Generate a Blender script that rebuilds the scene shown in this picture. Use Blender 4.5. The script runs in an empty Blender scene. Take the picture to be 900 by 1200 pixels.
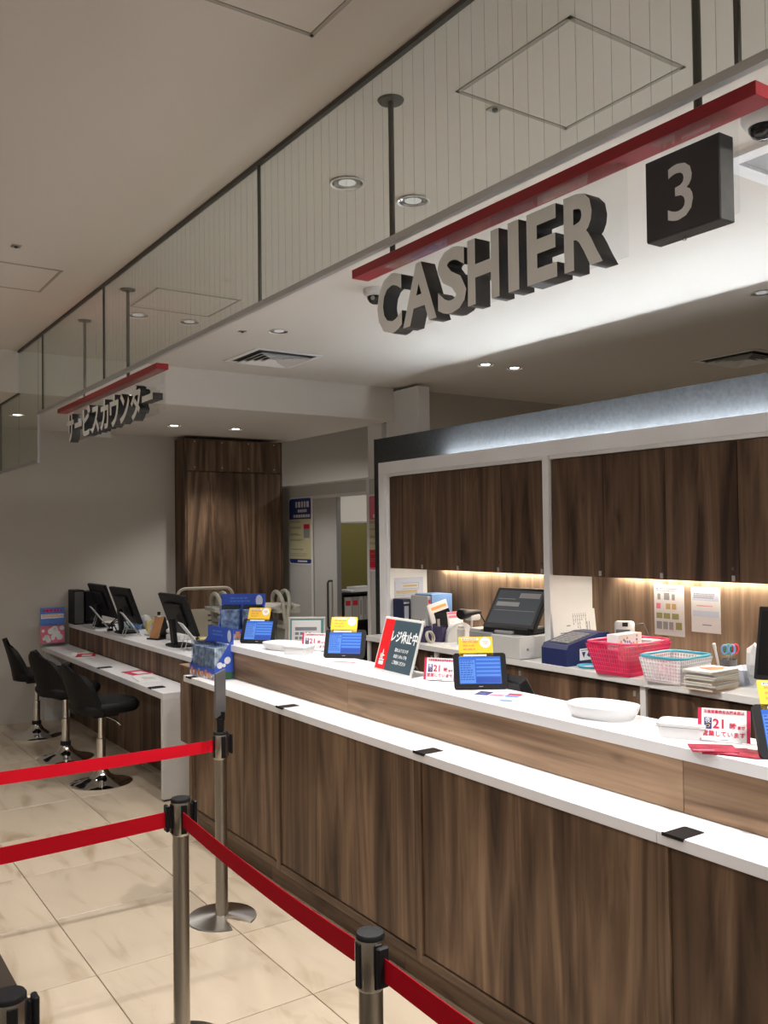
import bpy, bmesh, math, random
from mathutils import Matrix, Vector
PI = math.pi
random.seed(7)
SC = bpy.context.scene
COL = SC.collection

# ------------------------------------------------------------------ camera, world, exposure
CAM_H = 1.66
yaw, pitch, roll, FPX = 0.597236557, 0.0250902489, -0.0125247676, 1046.89
cy, sy, cp, sp = math.cos(yaw), math.sin(yaw), math.cos(pitch), math.sin(pitch)
fw = Vector((sy * cp, cy * cp, sp)); rt = Vector((cy, -sy, 0)); up = rt.cross(fw)
r2 = math.cos(roll) * rt + math.sin(roll) * up
u2 = -math.sin(roll) * rt + math.cos(roll) * up
cam = bpy.data.cameras.new('camera'); cam.sensor_fit = 'VERTICAL'; cam.sensor_height = 36.0
cam.lens = FPX / 1200 * 36; cam.clip_start = 0.05; cam.clip_end = 100
co = bpy.data.objects.new('camera', cam); COL.objects.link(co)
M = Matrix.Identity(4)
for i in range(3):
    M[i][0] = r2[i]; M[i][1] = u2[i]; M[i][2] = -fw[i]
M[2][3] = CAM_H
co.matrix_world = M
SC.camera = co
vs = SC.view_settings
vs.view_transform = 'Standard'; vs.look = 'None'; vs.gamma = 1.0; vs.use_curve_mapping = False
vs.exposure = 0.38
W = bpy.data.worlds.new('world'); SC.world = W; W.use_nodes = True
W.node_tree.nodes['Background'].inputs[0].default_value = (0.9, 0.85, 0.78, 1)
W.node_tree.nodes['Background'].inputs[1].default_value = 0.02
SPOT_W = 100.0          # counter downlights
SOFFIT_W = 26.0
HALL_FILL = 0.31  # power share of the fill downlights added out of view
UPLIGHT = 72.0          # emission of the cool strip on the cabinets
UNDERLIGHT = 85.0      # emission of the warm strip under the cabinets

# ------------------------------------------------------------------ materials
MAT = {}
def pm(name, col, rough=0.5, metal=0.0, spec=0.5, emit=None, es=0.0, bump=0.0, bscale=60, var=0.0, trans=0.0, coat=0.0):
    m = bpy.data.materials.new(name); m.use_nodes = True
    nt = m.node_tree; b = nt.nodes['Principled BSDF']
    b.inputs['Base Color'].default_value = (*col, 1); b.inputs['Roughness'].default_value = rough
    b.inputs['Metallic'].default_value = metal; b.inputs['Specular IOR Level'].default_value = spec
    b.inputs['Transmission Weight'].default_value = trans; b.inputs['Coat Weight'].default_value = coat
    if emit:
        b.inputs['Emission Color'].default_value = (*emit, 1); b.inputs['Emission Strength'].default_value = es
    if bump or var:
        tc = nt.nodes.new('ShaderNodeTexCoord'); nz = nt.nodes.new('ShaderNodeTexNoise')
        nz.inputs['Scale'].default_value = bscale; nz.inputs['Detail'].default_value = 4
        nt.links.new(tc.outputs['Object'], nz.inputs['Vector'])
        if bump:
            bp = nt.nodes.new('ShaderNodeBump'); bp.inputs['Strength'].default_value = bump; bp.inputs['Distance'].default_value = 0.002
            nt.links.new(nz.outputs['Fac'], bp.inputs['Height']); nt.links.new(bp.outputs['Normal'], b.inputs['Normal'])
        if var:
            rp = nt.nodes.new('ShaderNodeValToRGB')
            rp.color_ramp.elements[0].position = 0.3; rp.color_ramp.elements[1].position = 0.7
            rp.color_ramp.elements[0].color = (*[c * (1 - var) for c in col], 1)
            rp.color_ramp.elements[1].color = (*[min(1, c * (1 + var)) for c in col], 1)
            nt.links.new(nz.outputs['Fac'], rp.inputs['Fac']); nt.links.new(rp.outputs['Color'], b.inputs['Base Color'])
    MAT[name] = m
    return m

def wood(name, dark, mid, light, axis='z', rough=0.5):
    m = bpy.data.materials.new(name); m.use_nodes = True
    nt = m.node_tree; N = nt.nodes; L = nt.links; b = N['Principled BSDF']
    b.inputs['Roughness'].default_value = rough; b.inputs['Specular IOR Level'].default_value = 0.3
    tc = N.new('ShaderNodeTexCoord'); oi = N.new('ShaderNodeObjectInfo')
    mul = N.new('ShaderNodeVectorMath'); mul.operation = 'SCALE'; mul.inputs['Scale'].default_value = 37.0
    cmb = N.new('ShaderNodeCombineXYZ')
    for k in range(3): L.new(oi.outputs['Random'], cmb.inputs[k])
    L.new(cmb.outputs[0], mul.inputs[0])
    add = N.new('ShaderNodeVectorMath'); add.operation = 'ADD'
    L.new(tc.outputs['Object'], add.inputs[0]); L.new(mul.outputs[0], add.inputs[1])
    def noise(sc_across, sc_along, detail, dist):
        mp = N.new('ShaderNodeMapping')
        v = [sc_across] * 3; v['xyz'.index(axis)] = sc_along
        mp.inputs['Scale'].default_value = v
        L.new(add.outputs[0], mp.inputs['Vector'])
        n = N.new('ShaderNodeTexNoise'); n.inputs['Scale'].default_value = 1; n.inputs['Detail'].default_value = detail
        n.inputs['Distortion'].default_value = dist
        L.new(mp.outputs[0], n.inputs['Vector'])
        return n.outputs['Fac']
    a = noise(7.5, 0.6, 8, 1.6)
    f = noise(70, 2.0, 4, 0.3)
    k = noise(15, 2.6, 2, 0.4)
    rp = N.new('ShaderNodeValToRGB'); e = rp.color_ramp.elements
    e[0].position = 0.32; e[0].color = (*dark, 1); e[1].position = 0.69; e[1].color = (*light, 1)
    n = e.new(0.5); n.color = (*mid, 1)
    L.new(a, rp.inputs['Fac'])
    mr = N.new('ShaderNodeMapRange'); mr.inputs[1].default_value = 0.3; mr.inputs[2].default_value = 0.7
    mr.inputs[3].default_value = 0.84; mr.inputs[4].default_value = 1.12
    L.new(f, mr.inputs[0])
    mr2 = N.new('ShaderNodeMapRange'); mr2.inputs[1].default_value = 0.66; mr2.inputs[2].default_value = 0.8
    mr2.inputs[3].default_value = 1.0; mr2.inputs[4].default_value = 0.4
    L.new(k, mr2.inputs[0])
    mm = N.new('ShaderNodeMath'); mm.operation = 'MULTIPLY'
    L.new(mr.outputs[0], mm.inputs[0]); L.new(mr2.outputs[0], mm.inputs[1])
    sc = N.new('ShaderNodeVectorMath'); sc.operation = 'SCALE'
    L.new(rp.outputs['Color'], sc.inputs[0]); L.new(mm.outputs[0], sc.inputs['Scale'])
    L.new(sc.outputs[0], b.inputs['Base Color'])
    bp = N.new('ShaderNodeBump'); bp.inputs['Strength'].default_value = 0.12; bp.inputs['Distance'].default_value = 0.001
    L.new(f, bp.inputs['Height']); L.new(bp.outputs[0], b.inputs['Normal'])
    MAT[name] = m
    return m

def tile_mat(name, base):
    m = bpy.data.materials.new(name); m.use_nodes = True
    nt = m.node_tree; N = nt.nodes; L = nt.links; b = N['Principled BSDF']
    b.inputs['Roughness'].default_value = 0.3; b.inputs['Specular IOR Level'].default_value = 0.4
    tc = N.new('ShaderNodeTexCoord'); oi = N.new('ShaderNodeObjectInfo')
    cmb = N.new('ShaderNodeCombineXYZ')
    for k in range(3): L.new(oi.outputs['Random'], cmb.inputs[k])
    mul = N.new('ShaderNodeVectorMath'); mul.operation = 'SCALE'; mul.inputs['Scale'].default_value = 23.0
    L.new(cmb.outputs[0], mul.inputs[0])
    add = N.new('ShaderNodeVectorMath'); add.operation = 'ADD'
    L.new(tc.outputs['Object'], add.inputs[0]); L.new(mul.outputs[0], add.inputs[1])
    mp = N.new('ShaderNodeMapping'); mp.inputs['Scale'].default_value = (7, 1.6, 1); mp.inputs['Rotation'].default_value = (0, 0, 0.35)
    L.new(add.outputs[0], mp.inputs['Vector'])
    n = N.new('ShaderNodeTexNoise'); n.inputs['Scale'].default_value = 1.0; n.inputs['Detail'].default_value = 7; n.inputs['Distortion'].default_value = 1.2
    L.new(mp.outputs[0], n.inputs['Vector'])
    rp = N.new('ShaderNodeValToRGB'); e = rp.color_ramp.elements
    e[0].position = 0.25; e[0].color = (base[0] * .66, base[1] * .58, base[2] * .48, 1)
    e[1].position = 0.75; e[1].color = (*[min(1, c * 1.08) for c in base], 1)
    k = e.new(0.45); k.color = (*base, 1)
    L.new(n.outputs['Fac'], rp.inputs['Fac'])
    mr = N.new('ShaderNodeMapRange'); mr.inputs[3].default_value = 0.95; mr.inputs[4].default_value = 1.04
    L.new(oi.outputs['Random'], mr.inputs[0])
    sc = N.new('ShaderNodeVectorMath'); sc.operation = 'SCALE'
    L.new(rp.outputs['Color'], sc.inputs[0]); L.new(mr.outputs[0], sc.inputs['Scale'])
    L.new(sc.outputs[0], b.inputs['Base Color'])
    MAT[name] = m

def glass_mat(name, tint, refl=1.0, rough=0.0):
    m = bpy.data.materials.new(name); m.use_nodes = True
    nt = m.node_tree; N = nt.nodes; L = nt.links
    for x in list(N): N.remove(x)
    o = N.new('ShaderNodeOutputMaterial'); mx = N.new('ShaderNodeMixShader')
    t = N.new('ShaderNodeBsdfTransparent'); t.inputs[0].default_value = (*tint, 1)
    g = N.new('ShaderNodeBsdfGlossy'); g.inputs['Roughness'].default_value = rough; g.inputs[0].default_value = (0.9, 0.95, 0.92, 1)
    fr = N.new('ShaderNodeLayerWeight'); fr.inputs[0].default_value = 0.5
    pw = N.new('ShaderNodeMath'); pw.operation = 'POWER'; pw.inputs[1].default_value = 5.0
    ml = N.new('ShaderNodeMath'); ml.operation = 'MULTIPLY_ADD'; ml.inputs[1].default_value = .6 * refl; ml.inputs[2].default_value = .025 * refl
    L.new(fr.outputs['Facing'], pw.inputs[0]); L.new(pw.outputs[0], ml.inputs[0])
    L.new(ml.outputs[0], mx.inputs[0]); L.new(t.outputs[0], mx.inputs[1]); L.new(g.outputs[0], mx.inputs[2]); L.new(mx.outputs[0], o.inputs[0])
    MAT[name] = m

wood('walnut', (.036, .020, .012), (.125, .074, .044), (.26, .168, .104), 'z')
wood('walnut_dark', (.034, .018, .011), (.108, .061, .036), (.20, .122, .075), 'z')
wood('oak_flat', (.12, .072, .042), (.30, .19, .117), (.46, .31, .20), 'y')
wood('oak_up', (.13, .082, .05), (.25, .165, .105), (.36, .25, .165), 'z')
wood('walnut_flat', (.06, .037, .024), (.12, .075, .047), (.18, .12, .075), 'y')
tile_mat('tile', (.53, .445, .345))
pm('grout', (.22, .18, .14), .9, bump=.3)
pm('wall_paint', (.56, .53, .485), .85, bump=.08, bscale=200, var=.02)
pm('ceiling_paint', (.72, .685, .64), .9, bump=.05, bscale=220, var=.015)
pm('joint_grey', (.42, .39, .35), .8)
pm('white_laminate', (.80, .80, .83), .35, var=.01, bscale=3)
pm('edge_white', (.70, .69, .69), .4, var=.01)
pm('white_paint', (.86, .86, .87), .5, var=.012, bscale=5)
pm('grey_paint', (.62, .62, .61), .7, var=.02)
pm('frame_grey', (.36, .35, .32), .6, var=.02)
pm('panel_grey', (.045, .048, .052), .8, bump=.4, bscale=45, var=.25)
pm('panel_side', (.045, .045, .048), .7)
pm('steel', (.44, .41, .36), .32, 1.0, bump=.06, bscale=300)
pm('steel_disc', (.62, .61, .60), .28, 1.0)
_n = MAT['steel_disc'].node_tree; _t = _n.nodes.new('ShaderNodeTangent'); _t.direction_type = 'RADIAL'; _t.axis = 'Z'
_n.nodes['Principled BSDF'].inputs['Anisotropic'].default_value = .8; _n.links.new(_t.outputs[0], _n.nodes['Principled BSDF'].inputs['Tangent'])
pm('chrome', (.82, .82, .82), .07, 1.0)
pm('rod_grey', (.085, .08, .072), .5, .3)
pm('alu', (.52, .52, .52), .4, .8)
pm('black_plastic', (.010, .010, .012), .45, spec=.25)
pm('black_gloss', (.01, .01, .012), .12)
pm('black_leather', (.008, .008, .009), .55, spec=.25, bump=.25, bscale=160)
pm('grey_plastic', (.10, .10, .105), .5)
pm('mid_grey', (.32, .32, .33), .5)
pm('light_grey', (.60, .60, .59), .5, var=.02)
pm('white_plastic', (.68, .68, .69), .4)
pm('belt_red', (.72, .005, .022), .65, spec=.15, bump=.6, bscale=8)
pm('belt_red_shaded', (.33, .002, .010), .7, spec=.1, bump=.6, bscale=8)  # same red belt, shade of its unlit side put into the colour
pm('sign_red', (.36, .008, .022), .38)
pm('letter_face', (.84, .83, .81), .4)
pm('letter_side', (.03, .03, .029), .5, var=.3, bscale=25)
pm('sign_black', (.03, .027, .033), .1, spec=.6)
pm('sign_numeral', (.74, .73, .74), .3)
glass_mat('screen_glass', (.86, .875, .85), 1.1)
glass_mat('acrylic', (.97, .98, .98), 1.0)
glass_mat('clear_plastic', (.80, .82, .86), 1.2, .15)
glass_mat('case_plastic', (.80, .85, .94), 2.2, .12)
pm('wire', (.20, .20, .18), .5, .5)
pm('reflector', (.85, .86, .88), .18, 1.0, bump=.5, bscale=40)
pm('lamp_on', (1, 1, 1), .5, emit=(1, .93, .82), es=14)
pm('lamp_off', (.8, .8, .78), .3, emit=(.9, .92, 1.0), es=.2)
pm('led_cool', (1, 1, 1), .5, emit=(.88, .95, 1.0), es=UPLIGHT)
pm('led_warm', (1, 1, 1), .5, emit=(1.0, .90, .74), es=UNDERLIGHT)
pm('paper', (.82, .82, .82), .7)
pm('paper_blue', (.62, .66, .78), .7)
pm('paper_old', (.64, .60, .52), .7)
pm('cream', (.70, .66, .42), .6)
pm('ink', (.03, .03, .04), .6)
pm('ink_grey', (.25, .26, .30), .6)
pm('print_red', (.62, .015, .04), .5)
pm('print_crimson', (.60, .02, .09), .5)
pm('print_navy', (.02, .035, .20), .5)
pm('print_blue', (.04, .10, .52), .4)
pm('print_sky', (.10, .24, .72), .4)
pm('print_white', (.85, .86, .88), .5)
pm('print_yellow', (.86, .55, .03), .45)
pm('print_pink', (.80, .20, .30), .5)
pm('print_orange', (.72, .30, .08), .5)
pm('print_green', (.04, .12, .05), .5)
pm('print_olive', (.30, .30, .10), .5)
pm('print_tan', (.58, .42, .16), .5)
pm('slate', (.045, .075, .10), .45)
pm('sign_bright_red', (.70, .01, .015), .45)
pm('screen_blue', (.02, .06, .25), .2, emit=(.055, .19, .75), es=.42)
pm('screen_light', (.05, .1, .3), .2, emit=(.13, .36, .92), es=.42)
pm('screen_deep', (.02, .05, .2), .2, emit=(.035, .09, .50), es=.42)
pm('screen_dim', (.035, .038, .042), .5, spec=.15, emit=(.10, .11, .125), es=.25)  # dark screen with a weak grey emission
pm('olive_board', (.145, .125, .030), .8, bump=.1, var=.05)
pm('coin_blue', (.012, .022, .105), .35)
pm('purple', (.045, .035, .10), .5)
pm('basket_pink', (.85, .04, .16), .35)
pm('cyan_rim', (.06, .42, .58), .35)
pm('blue_bag', (.25, .50, .66), .25)
pm('binder_navy', (.012, .018, .06), .45)
pm('file_blue', (.16, .30, .58), .5)
pm('file_grey', (.42, .42, .42), .55)
pm('teal', (.10, .30, .33), .5)
pm('teal_light', (.45, .62, .66), .4)
pm('cork_orange', (.42, .20, .085), .7, var=.1)
pm('beige_metal', (.62, .58, .48), .5)
pm('ladder_grey', (.34, .33, .28), .5)
pm('mat_brown', (.045, .032, .022), .9, bump=1.0, bscale=400)
pm('red_print_paper', (.26, .01, .03), .5, var=.5, bscale=30)
pm('scissor_green', (.02, .35, .12), .4)
pm('yellow_dim', (.70, .58, .22), .5)
pm('fig_orange', (.60, .24, .12), .6, var=.4, bscale=14)
pm('flower_mix', (.42, .40, .44), .6, var=.9, bscale=55)
pm('cloud_print', (.42, .50, .66), .5, var=.8, bscale=30)

# ------------------------------------------------------------------ mesh helpers
def BM(): return bmesh.new()
def xf(bm, vs_, M):
    if M is not None: bmesh.ops.transform(bm, matrix=M, verts=vs_)
def box(bm, x0, x1, y0, y1, z0, z1, M=None, bev=0.0, seg=1):
    r = bmesh.ops.create_cube(bm, size=1.0); v = r['verts']
    bmesh.ops.transform(bm, matrix=Matrix.Translation(((x0 + x1) / 2, (y0 + y1) / 2, (z0 + z1) / 2)) @ Matrix.Diagonal((abs(x1 - x0), abs(y1 - y0), abs(z1 - z0), 1)), verts=v)
    if bev:
        es = list({e for q in v for e in q.link_edges})
        rr = bmesh.ops.bevel(bm, geom=es, offset=bev, segments=seg, profile=.5, affect='EDGES')
        v = list({q for f in rr['faces'] for q in f.verts} | {q for q in v if q.is_valid})
    xf(bm, v, M)
def frame_M(p0, p1):
    d = (Vector(p1) - Vector(p0)); q = d.to_track_quat('Z', 'Y')
    return Matrix.Translation(p0) @ q.to_matrix().to_4x4(), d.length
def lathe(bm, prof, n=24, M=None, cap=True):
    rings = []; allv = []
    for r, z in prof:
        if r < 1e-6:
            ring = [bm.verts.new((0, 0, z))]
        else:
            ring = [bm.verts.new((r * math.cos(2 * PI * i / n), r * math.sin(2 * PI * i / n), z)) for i in range(n)]
        rings.append(ring); allv += ring
    for a, b in zip(rings, rings[1:]):
        for i in range(n):
            j = (i + 1) % n
            if len(a) == 1 and len(b) == 1: continue
            if len(a) == 1: bm.faces.new((a[0], b[j], b[i]))
            elif len(b) == 1: bm.faces.new((a[i], a[j], b[0]))
            else: bm.faces.new((a[i], a[j], b[j], b[i]))
    if cap:
        if len(rings[0]) > 1: bm.faces.new(rings[0][::-1])
        if len(rings[-1]) > 1: bm.faces.new(rings[-1])
    xf(bm, allv, M)
def cyl(bm, p0, p1, r, n=16, r1=None):
    Mx, ln = frame_M(p0, p1)
    lathe(bm, [(r, 0), (r if r1 is None else r1, ln)], n, Mx)
def tube(bm, pts, r, n=8, closed=False):
    pts = [Vector(p) for p in pts]; N = len(pts); rings = []
    nrm = None
    for i, p in enumerate(pts):
        if closed: t = (pts[(i + 1) % N] - pts[i - 1]).normalized()
        else: t = (pts[min(i + 1, N - 1)] - pts[max(i - 1, 0)]).normalized()
        if nrm is None:
            nrm = t.orthogonal().normalized()
        else:
            nrm = (nrm - t * nrm.dot(t)); nrm = nrm.normalized() if nrm.length > 1e-6 else t.orthogonal().normalized()
        b = t.cross(nrm)
        rings.append([bm.verts.new(p + r * (math.cos(2 * PI * k / n) * nrm + math.sin(2 * PI * k / n) * b)) for k in range(n)])
    m = N if closed else N - 1
    for i in range(m):
        a, b = rings[i], rings[(i + 1) % N]
        for k in range(n):
            j = (k + 1) % n
            bm.faces.new((a[k], a[j], b[j], b[k]))
    if not closed:
        bm.faces.new(rings[0][::-1]); bm.faces.new(rings[-1])
def prism(bm, pts, d, M=None):
    """polygon in local xz, extruded along +y by d"""
    a = [bm.verts.new((x, 0, z)) for x, z in pts]; b = [bm.verts.new((x, d, z)) for x, z in pts]
    bm.faces.new(a); bm.faces.new(b[::-1]); n = len(pts)
    for i in range(n):
        j = (i + 1) % n
        bm.faces.new((a[i], b[i], b[j], a[j]))
    xf(bm, a + b, M)
def loft(bm, rings, cap=True):
    R = [[bm.verts.new(p) for p in ring] for ring in rings]
    n = len(R[0])
    for a, b in zip(R, R[1:]):
        for i in range(n):
            j = (i + 1) % n
            bm.faces.new((a[i], a[j], b[j], b[i]))
    if cap:
        bm.faces.new(R[0][::-1]); bm.faces.new(R[-1])
def squircle(w, d, z, n=28, p=3.5, cx=0, cy_=0):
    out = []
    for i in range(n):
        a = 2 * PI * i / n; c, s = math.cos(a), math.sin(a)
        k = (abs(c) ** p + abs(s) ** p) ** (-1 / p)
        out.append((cx + w / 2 * k * c, cy_ + d / 2 * k * s, z))
    return out
def rrect(w, h, r, n=4, x0=0, z0=0):
    pts = []
    for cx, cz, a0 in ((x0 + w - r, z0 + r, -PI / 2), (x0 + w - r, z0 + h - r, 0), (x0 + r, z0 + h - r, PI / 2), (x0 + r, z0 + r, PI)):
        for i in range(n + 1):
            a = a0 + PI / 2 * i / n
            pts.append((cx + r * math.cos(a), cz + r * math.sin(a)))
    return pts
def obj(name, bm, mat, parent=None, smooth=False, loc=None, rz=0.0, M=None, **props):
    bmesh.ops.recalc_face_normals(bm, faces=bm.faces)
    me = bpy.data.meshes.new(name); bm.to_mesh(me); bm.free()
    me.materials.append(MAT[mat])
    if smooth:
        me.polygons.foreach_set('use_smooth', [True] * len(me.polygons)); me.set_sharp_from_angle(angle=0.7)
    o = bpy.data.objects.new(name, me); COL.objects.link(o)
    if parent: o.parent = parent
    if M is not None: o.matrix_local = M
    elif loc or rz:
        o.location = loc or (0, 0, 0); o.rotation_euler = (0, 0, rz)
    for k, v in props.items(): o[k] = v
    return o
def thing(name, label, cat, loc=(0, 0, 0), rz=0.0, group=None):
    o = bpy.data.objects.new(name, None); COL.objects.link(o); o.empty_display_size = .05
    o.location = loc; o.rotation_euler = (0, 0, rz); o['label'] = label; o['category'] = cat
    if group: o['group'] = group
    return o
def tag(o, label, cat, group=None):
    o['label'] = label; o['category'] = cat
    if group: o['group'] = group
    return o
def struct(name, bm, mat, parent=None, smooth=False):
    o = obj(name, bm, mat, parent, smooth)
    if not parent: o['kind'] = 'structure'
    return o
def bx(name, x0, x1, y0, y1, z0, z1, mat, parent=None, bev=0.0, M=None, **k):
    bm = BM(); box(bm, x0, x1, y0, y1, z0, z1, M, bev); return obj(name, bm, mat, parent, **k)
def copy_tree(o, parent=None):
    c = o.copy(); COL.objects.link(c)
    if parent: c.parent = parent
    for ch in list(o.children): copy_tree(ch, c)
    return c
def dup(o, loc, rz, label=None):
    c = copy_tree(o); c.location = loc; c.rotation_euler = (0, 0, rz)
    if label: c['label'] = label
    return c
def text_mesh(body, size, extrude=0.0005, offset=0.0, align='CENTER', sx=1.0):
    cu = bpy.data.curves.new('lettering', 'FONT'); cu.body = body; cu.size = size; cu.extrude = extrude; cu.offset = offset
    cu.align_x = align; cu.resolution_u = 3
    o = bpy.data.objects.new('lettering', cu); COL.objects.link(o)
    dg = bpy.context.evaluated_depsgraph_get()
    me = bpy.data.meshes.new_from_object(o.evaluated_get(dg)); bpy.data.objects.remove(o)
    if sx != 1.0: me.transform(Matrix.Diagonal((sx, 1, 1, 1)))
    return me
FACE = Matrix(((1, 0, 0, 0), (0, 0, -1, 0), (0, 1, 0, 0), (0, 0, 0, 1)))   # text xy -> local xz, facing -y
def text(body, size, x, z, mat, parent, M=None, y=-.001, align='CENTER', offset=0.0, sx=1.0, name='lettering', rot=0.0):
    me = text_mesh(body, size, .0004, offset, align, sx)
    me.transform(Matrix.Translation((x, y, z)) @ FACE @ Matrix.Rotation(rot, 4, 'Z'))
    if M is not None: me.transform(M)
    me.materials.clear(); me.materials.append(MAT[mat])
    o = bpy.data.objects.new(name, me); COL.objects.link(o)
    if parent: o.parent = parent
    return o
def quads(name, rects, mat, parent, y=-.0008, M=None, t=.0006):
    bm = BM()
    for x0, x1, z0, z1 in rects: box(bm, x0, x1, y - t, y, z0, z1, M)
    return obj(name, bm, mat, parent)
def lean(a): return Matrix.Rotation(-math.radians(a), 4, 'X')     # lean back: top goes to +y
def T(x, y, z): return Matrix.Translation((x, y, z))
def scribble(x0, x1, z0, z1, rows, fill=.55, rnd=None):
    rnd = rnd or random
    out = []; h = (z1 - z0) / rows
    for i in range(rows):
        x = x0; zt = z1 - i * h
        end = x1 - rnd.random() * (x1 - x0) * .3
        while x < end:
            w = h * (.4 + rnd.random() * .9)
            out.append((x, min(x + w, x1), zt - h * fill, zt)); x += w + h * .3
    return out

# ------------------------------------------------------------------ shell
ZC, ZS, YS, YF = 2.95, 2.66, 6.445, 8.57
floor = struct('floor', (lambda b: (box(b, -4, 8, -3.5, 9.5, -.12, -.008), b)[1])(BM()), 'grout')
TS = .6
bm0 = BM(); box(bm0, .002, TS - .002, .002, TS - .002, -.009, 0, None, .001)
t0 = obj('tile', bm0, 'tile', floor)
first = True
for i in range(-4, 6):
    for j in range(-2, 10):
        x, y = 1.012 + (i - 2) * TS, 3.467 + (j - 0) * TS - TS
        if x > 2.3: continue
        o = t0 if first else t0.copy()
        if not first: COL.objects.link(o); o.parent = floor
        first = False
        o.location = (x, y, 0)
bx('floor_slab', 1.012 + 3 * TS, 8, -3.5, 9.5, -.009, 0, 'tile', floor)
ceil = struct('ceiling', (lambda b: (box(b, -4, 8, -3.5, YS + .1, ZC, ZC + .15), b)[1])(BM()), 'ceiling_paint')
bx('soffit', -4, 4.5, YS, 9.6, ZS, ZC + .15, 'ceiling_paint', ceil)
struct('wall_far', (lambda b: (box(b, -4, 8, YF, YF + .15, 0, ZC), b)[1])(BM()), 'wall_paint')
struct('wall_rear_right', (lambda b: (box(b, 4.62, 8, YS, YS + .12, 0, ZC), b)[1])(BM()), 'wall_paint')
struct('wall_left', (lambda b: (box(b, -4.1, -4, -3.5, 9.5, 0, ZC), b)[1])(BM()), 'wall_paint')
struct('wall_behind', (lambda b: (box(b, -4, 8, -3.6, -3.5, 0, ZC), b)[1])(BM()), 'wall_paint')
struct('wall_right', (lambda b: (box(b, 8, 8.1, -3.5, 9.5, 0, ZC), b)[1])(BM()), 'wall_paint')
struct('baseboard_far', (lambda b: (box(b, -4, 2.3, YF - .008, YF, 0, .06), b)[1])(BM()), 'wall_paint')
struct('wall_column', (lambda b: (box(b, 4.5, 4.62, 6.08, YS + .12, 0, ZC - .03), b)[1])(BM()), 'white_paint')
struct('wall_service', (lambda b: (box(b, 4.5, 4.6, 7.91, YF, 0, 2.17), box(b, 4.5, 4.6, YS, 6.88, 0, 2.17), box(b, 4.5, 4.6, 6.88, 7.91, 2.035, 2.17), b)[3])(BM()), 'grey_paint')
struct('trim_1', (lambda b: (box(b, 4.48, 4.62, YS, YF, 2.17, 2.185), box(b, 4.492, 4.5, 6.85, 6.89, 0, 2.17), box(b, 4.492, 4.5, 7.9, 7.93, 0, 2.06), box(b, 4.492, 4.5, 6.89, 7.9, 2.03, 2.06), box(b, 4.49, 4.62, 6.62, 6.85, 2.17, ZS), b)[5])(BM()), 'white_paint')
# sliding door, half open
dr = struct('door_1', (lambda b: (box(b, 4.515, 4.55, 7.46, 7.92, 0, 2.03), b)[1])(BM()), 'grey_paint')
bm = BM(); tube(bm, [(4.515, 7.56, .75), (4.475, 7.56, .75), (4.465, 7.56, .77), (4.465, 7.56, 1.19), (4.475, 7.56, 1.21), (4.515, 7.56, 1.21)], .011)
obj('door_handle', bm, 'rod_grey', dr, True)
bx('door_edge', 4.51, 4.555, 7.45, 7.462, 0, 2.03, 'mid_grey', dr)
# olive pin board on the wall of the back room
ob = thing('notice_board', 'plain olive green notice board on the wall seen through the open doorway', 'notice board', (5.2, YF - .002, 0))
bx('panel', -.45, .55, -.02, 0, .95, 1.79, 'olive_board', ob)
bm = BM()
for a in ((-.47, -.45, .93, 1.81), (.55, .57, .93, 1.81), (-.47, .57, .93, .95), (-.47, .57, 1.79, 1.81)): box(bm, a[0], a[1], -.025, 0, a[2], a[3])
obj('frame', bm, 'alu', ob)

# wood storage cupboard at the far wall
cb = thing('tall_cupboard', 'tall walnut cupboard with four doors built against the far wall', 'cupboard', (3.30, 8.3, 0))
CW = 1.06
bx('body', 0, CW, .02, .265, 0, 2.63, 'walnut', cb)
bx('side_panel', -.004, .016, 0, .265, 0, 2.632, 'walnut_dark', cb)
bx('side_panel', CW - .016, CW + .004, 0, .265, 0, 2.632, 'walnut_dark', cb)
for i, (a, b_) in enumerate(((.02, .535), (.54, CW - .02))):
    d = bx('door', a, b_, 0, .02, .08, 2.30, 'walnut', cb, .001)
    bm = BM(); cyl(bm, ((b_ - .05) if i == 0 else a + .05, -.012, 1.0), ((b_ - .05) if i == 0 else a + .05, 0, 1.0), .012, 12); obj('knob', bm, 'steel', d, True)
tp = bx('upper_panel', .02, CW - .02, 0, .02, 2.31, 2.62, 'walnut', cb, .001)
for i in range(4):
    for z in (2.345, 2.60):
        bm = BM(); lathe(bm, [(.009, 0), (.007, .004)], 10, T(.1 + i * .29, 0, z) @ Matrix.Rotation(PI / 2, 4, 'X')); obj('screw', bm, 'steel', tp, True)

# ------------------------------------------------------------------ ceiling fittings
def downlight(x, y, z, label, on=False, power=None, size=None, group=None):
    t = thing('downlight', label, 'downlight', (x, y, z), 0, group)
    bm = BM(); lathe(bm, [(.058, -.001), (.066, -.006), (.062, -.008), (.056, -.004), (.055, -.001)], 28, None, False); obj('trim_ring', bm, 'white_paint', t, True)
    bm = BM(); lathe(bm, [(.056, -.004), (.05, -.0022), (.032, -.0012)], 28, None, False); obj('reflector', bm, 'reflector', t, True)
    bm = BM(); lathe(bm, [(.033, -.0016), (0.0, -.0024)], 20, None, False); obj('lamp', bm, 'lamp_on' if on else 'lamp_off', t, True)
    if power:
        L = bpy.data.lights.new('downlight_lamp', 'SPOT'); L.energy = power; L.spot_size = math.radians(size or 110); L.spot_blend = .6
        L.shadow_soft_size = .035; L.color = (1.0, .955, .895)
        lo = bpy.data.objects.new('downlight_lamp', L); COL.objects.link(lo); lo.parent = t; lo.location = (0, 0, -.02)
    return t
downlight(1.724, 2.747, ZC, 'chrome downlight behind the glass, left of the nearer pair', power=SPOT_W)
downlight(2.032, 2.761, ZC, 'chrome downlight right beside the rod holding the CASHIER sign', power=SPOT_W)
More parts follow.
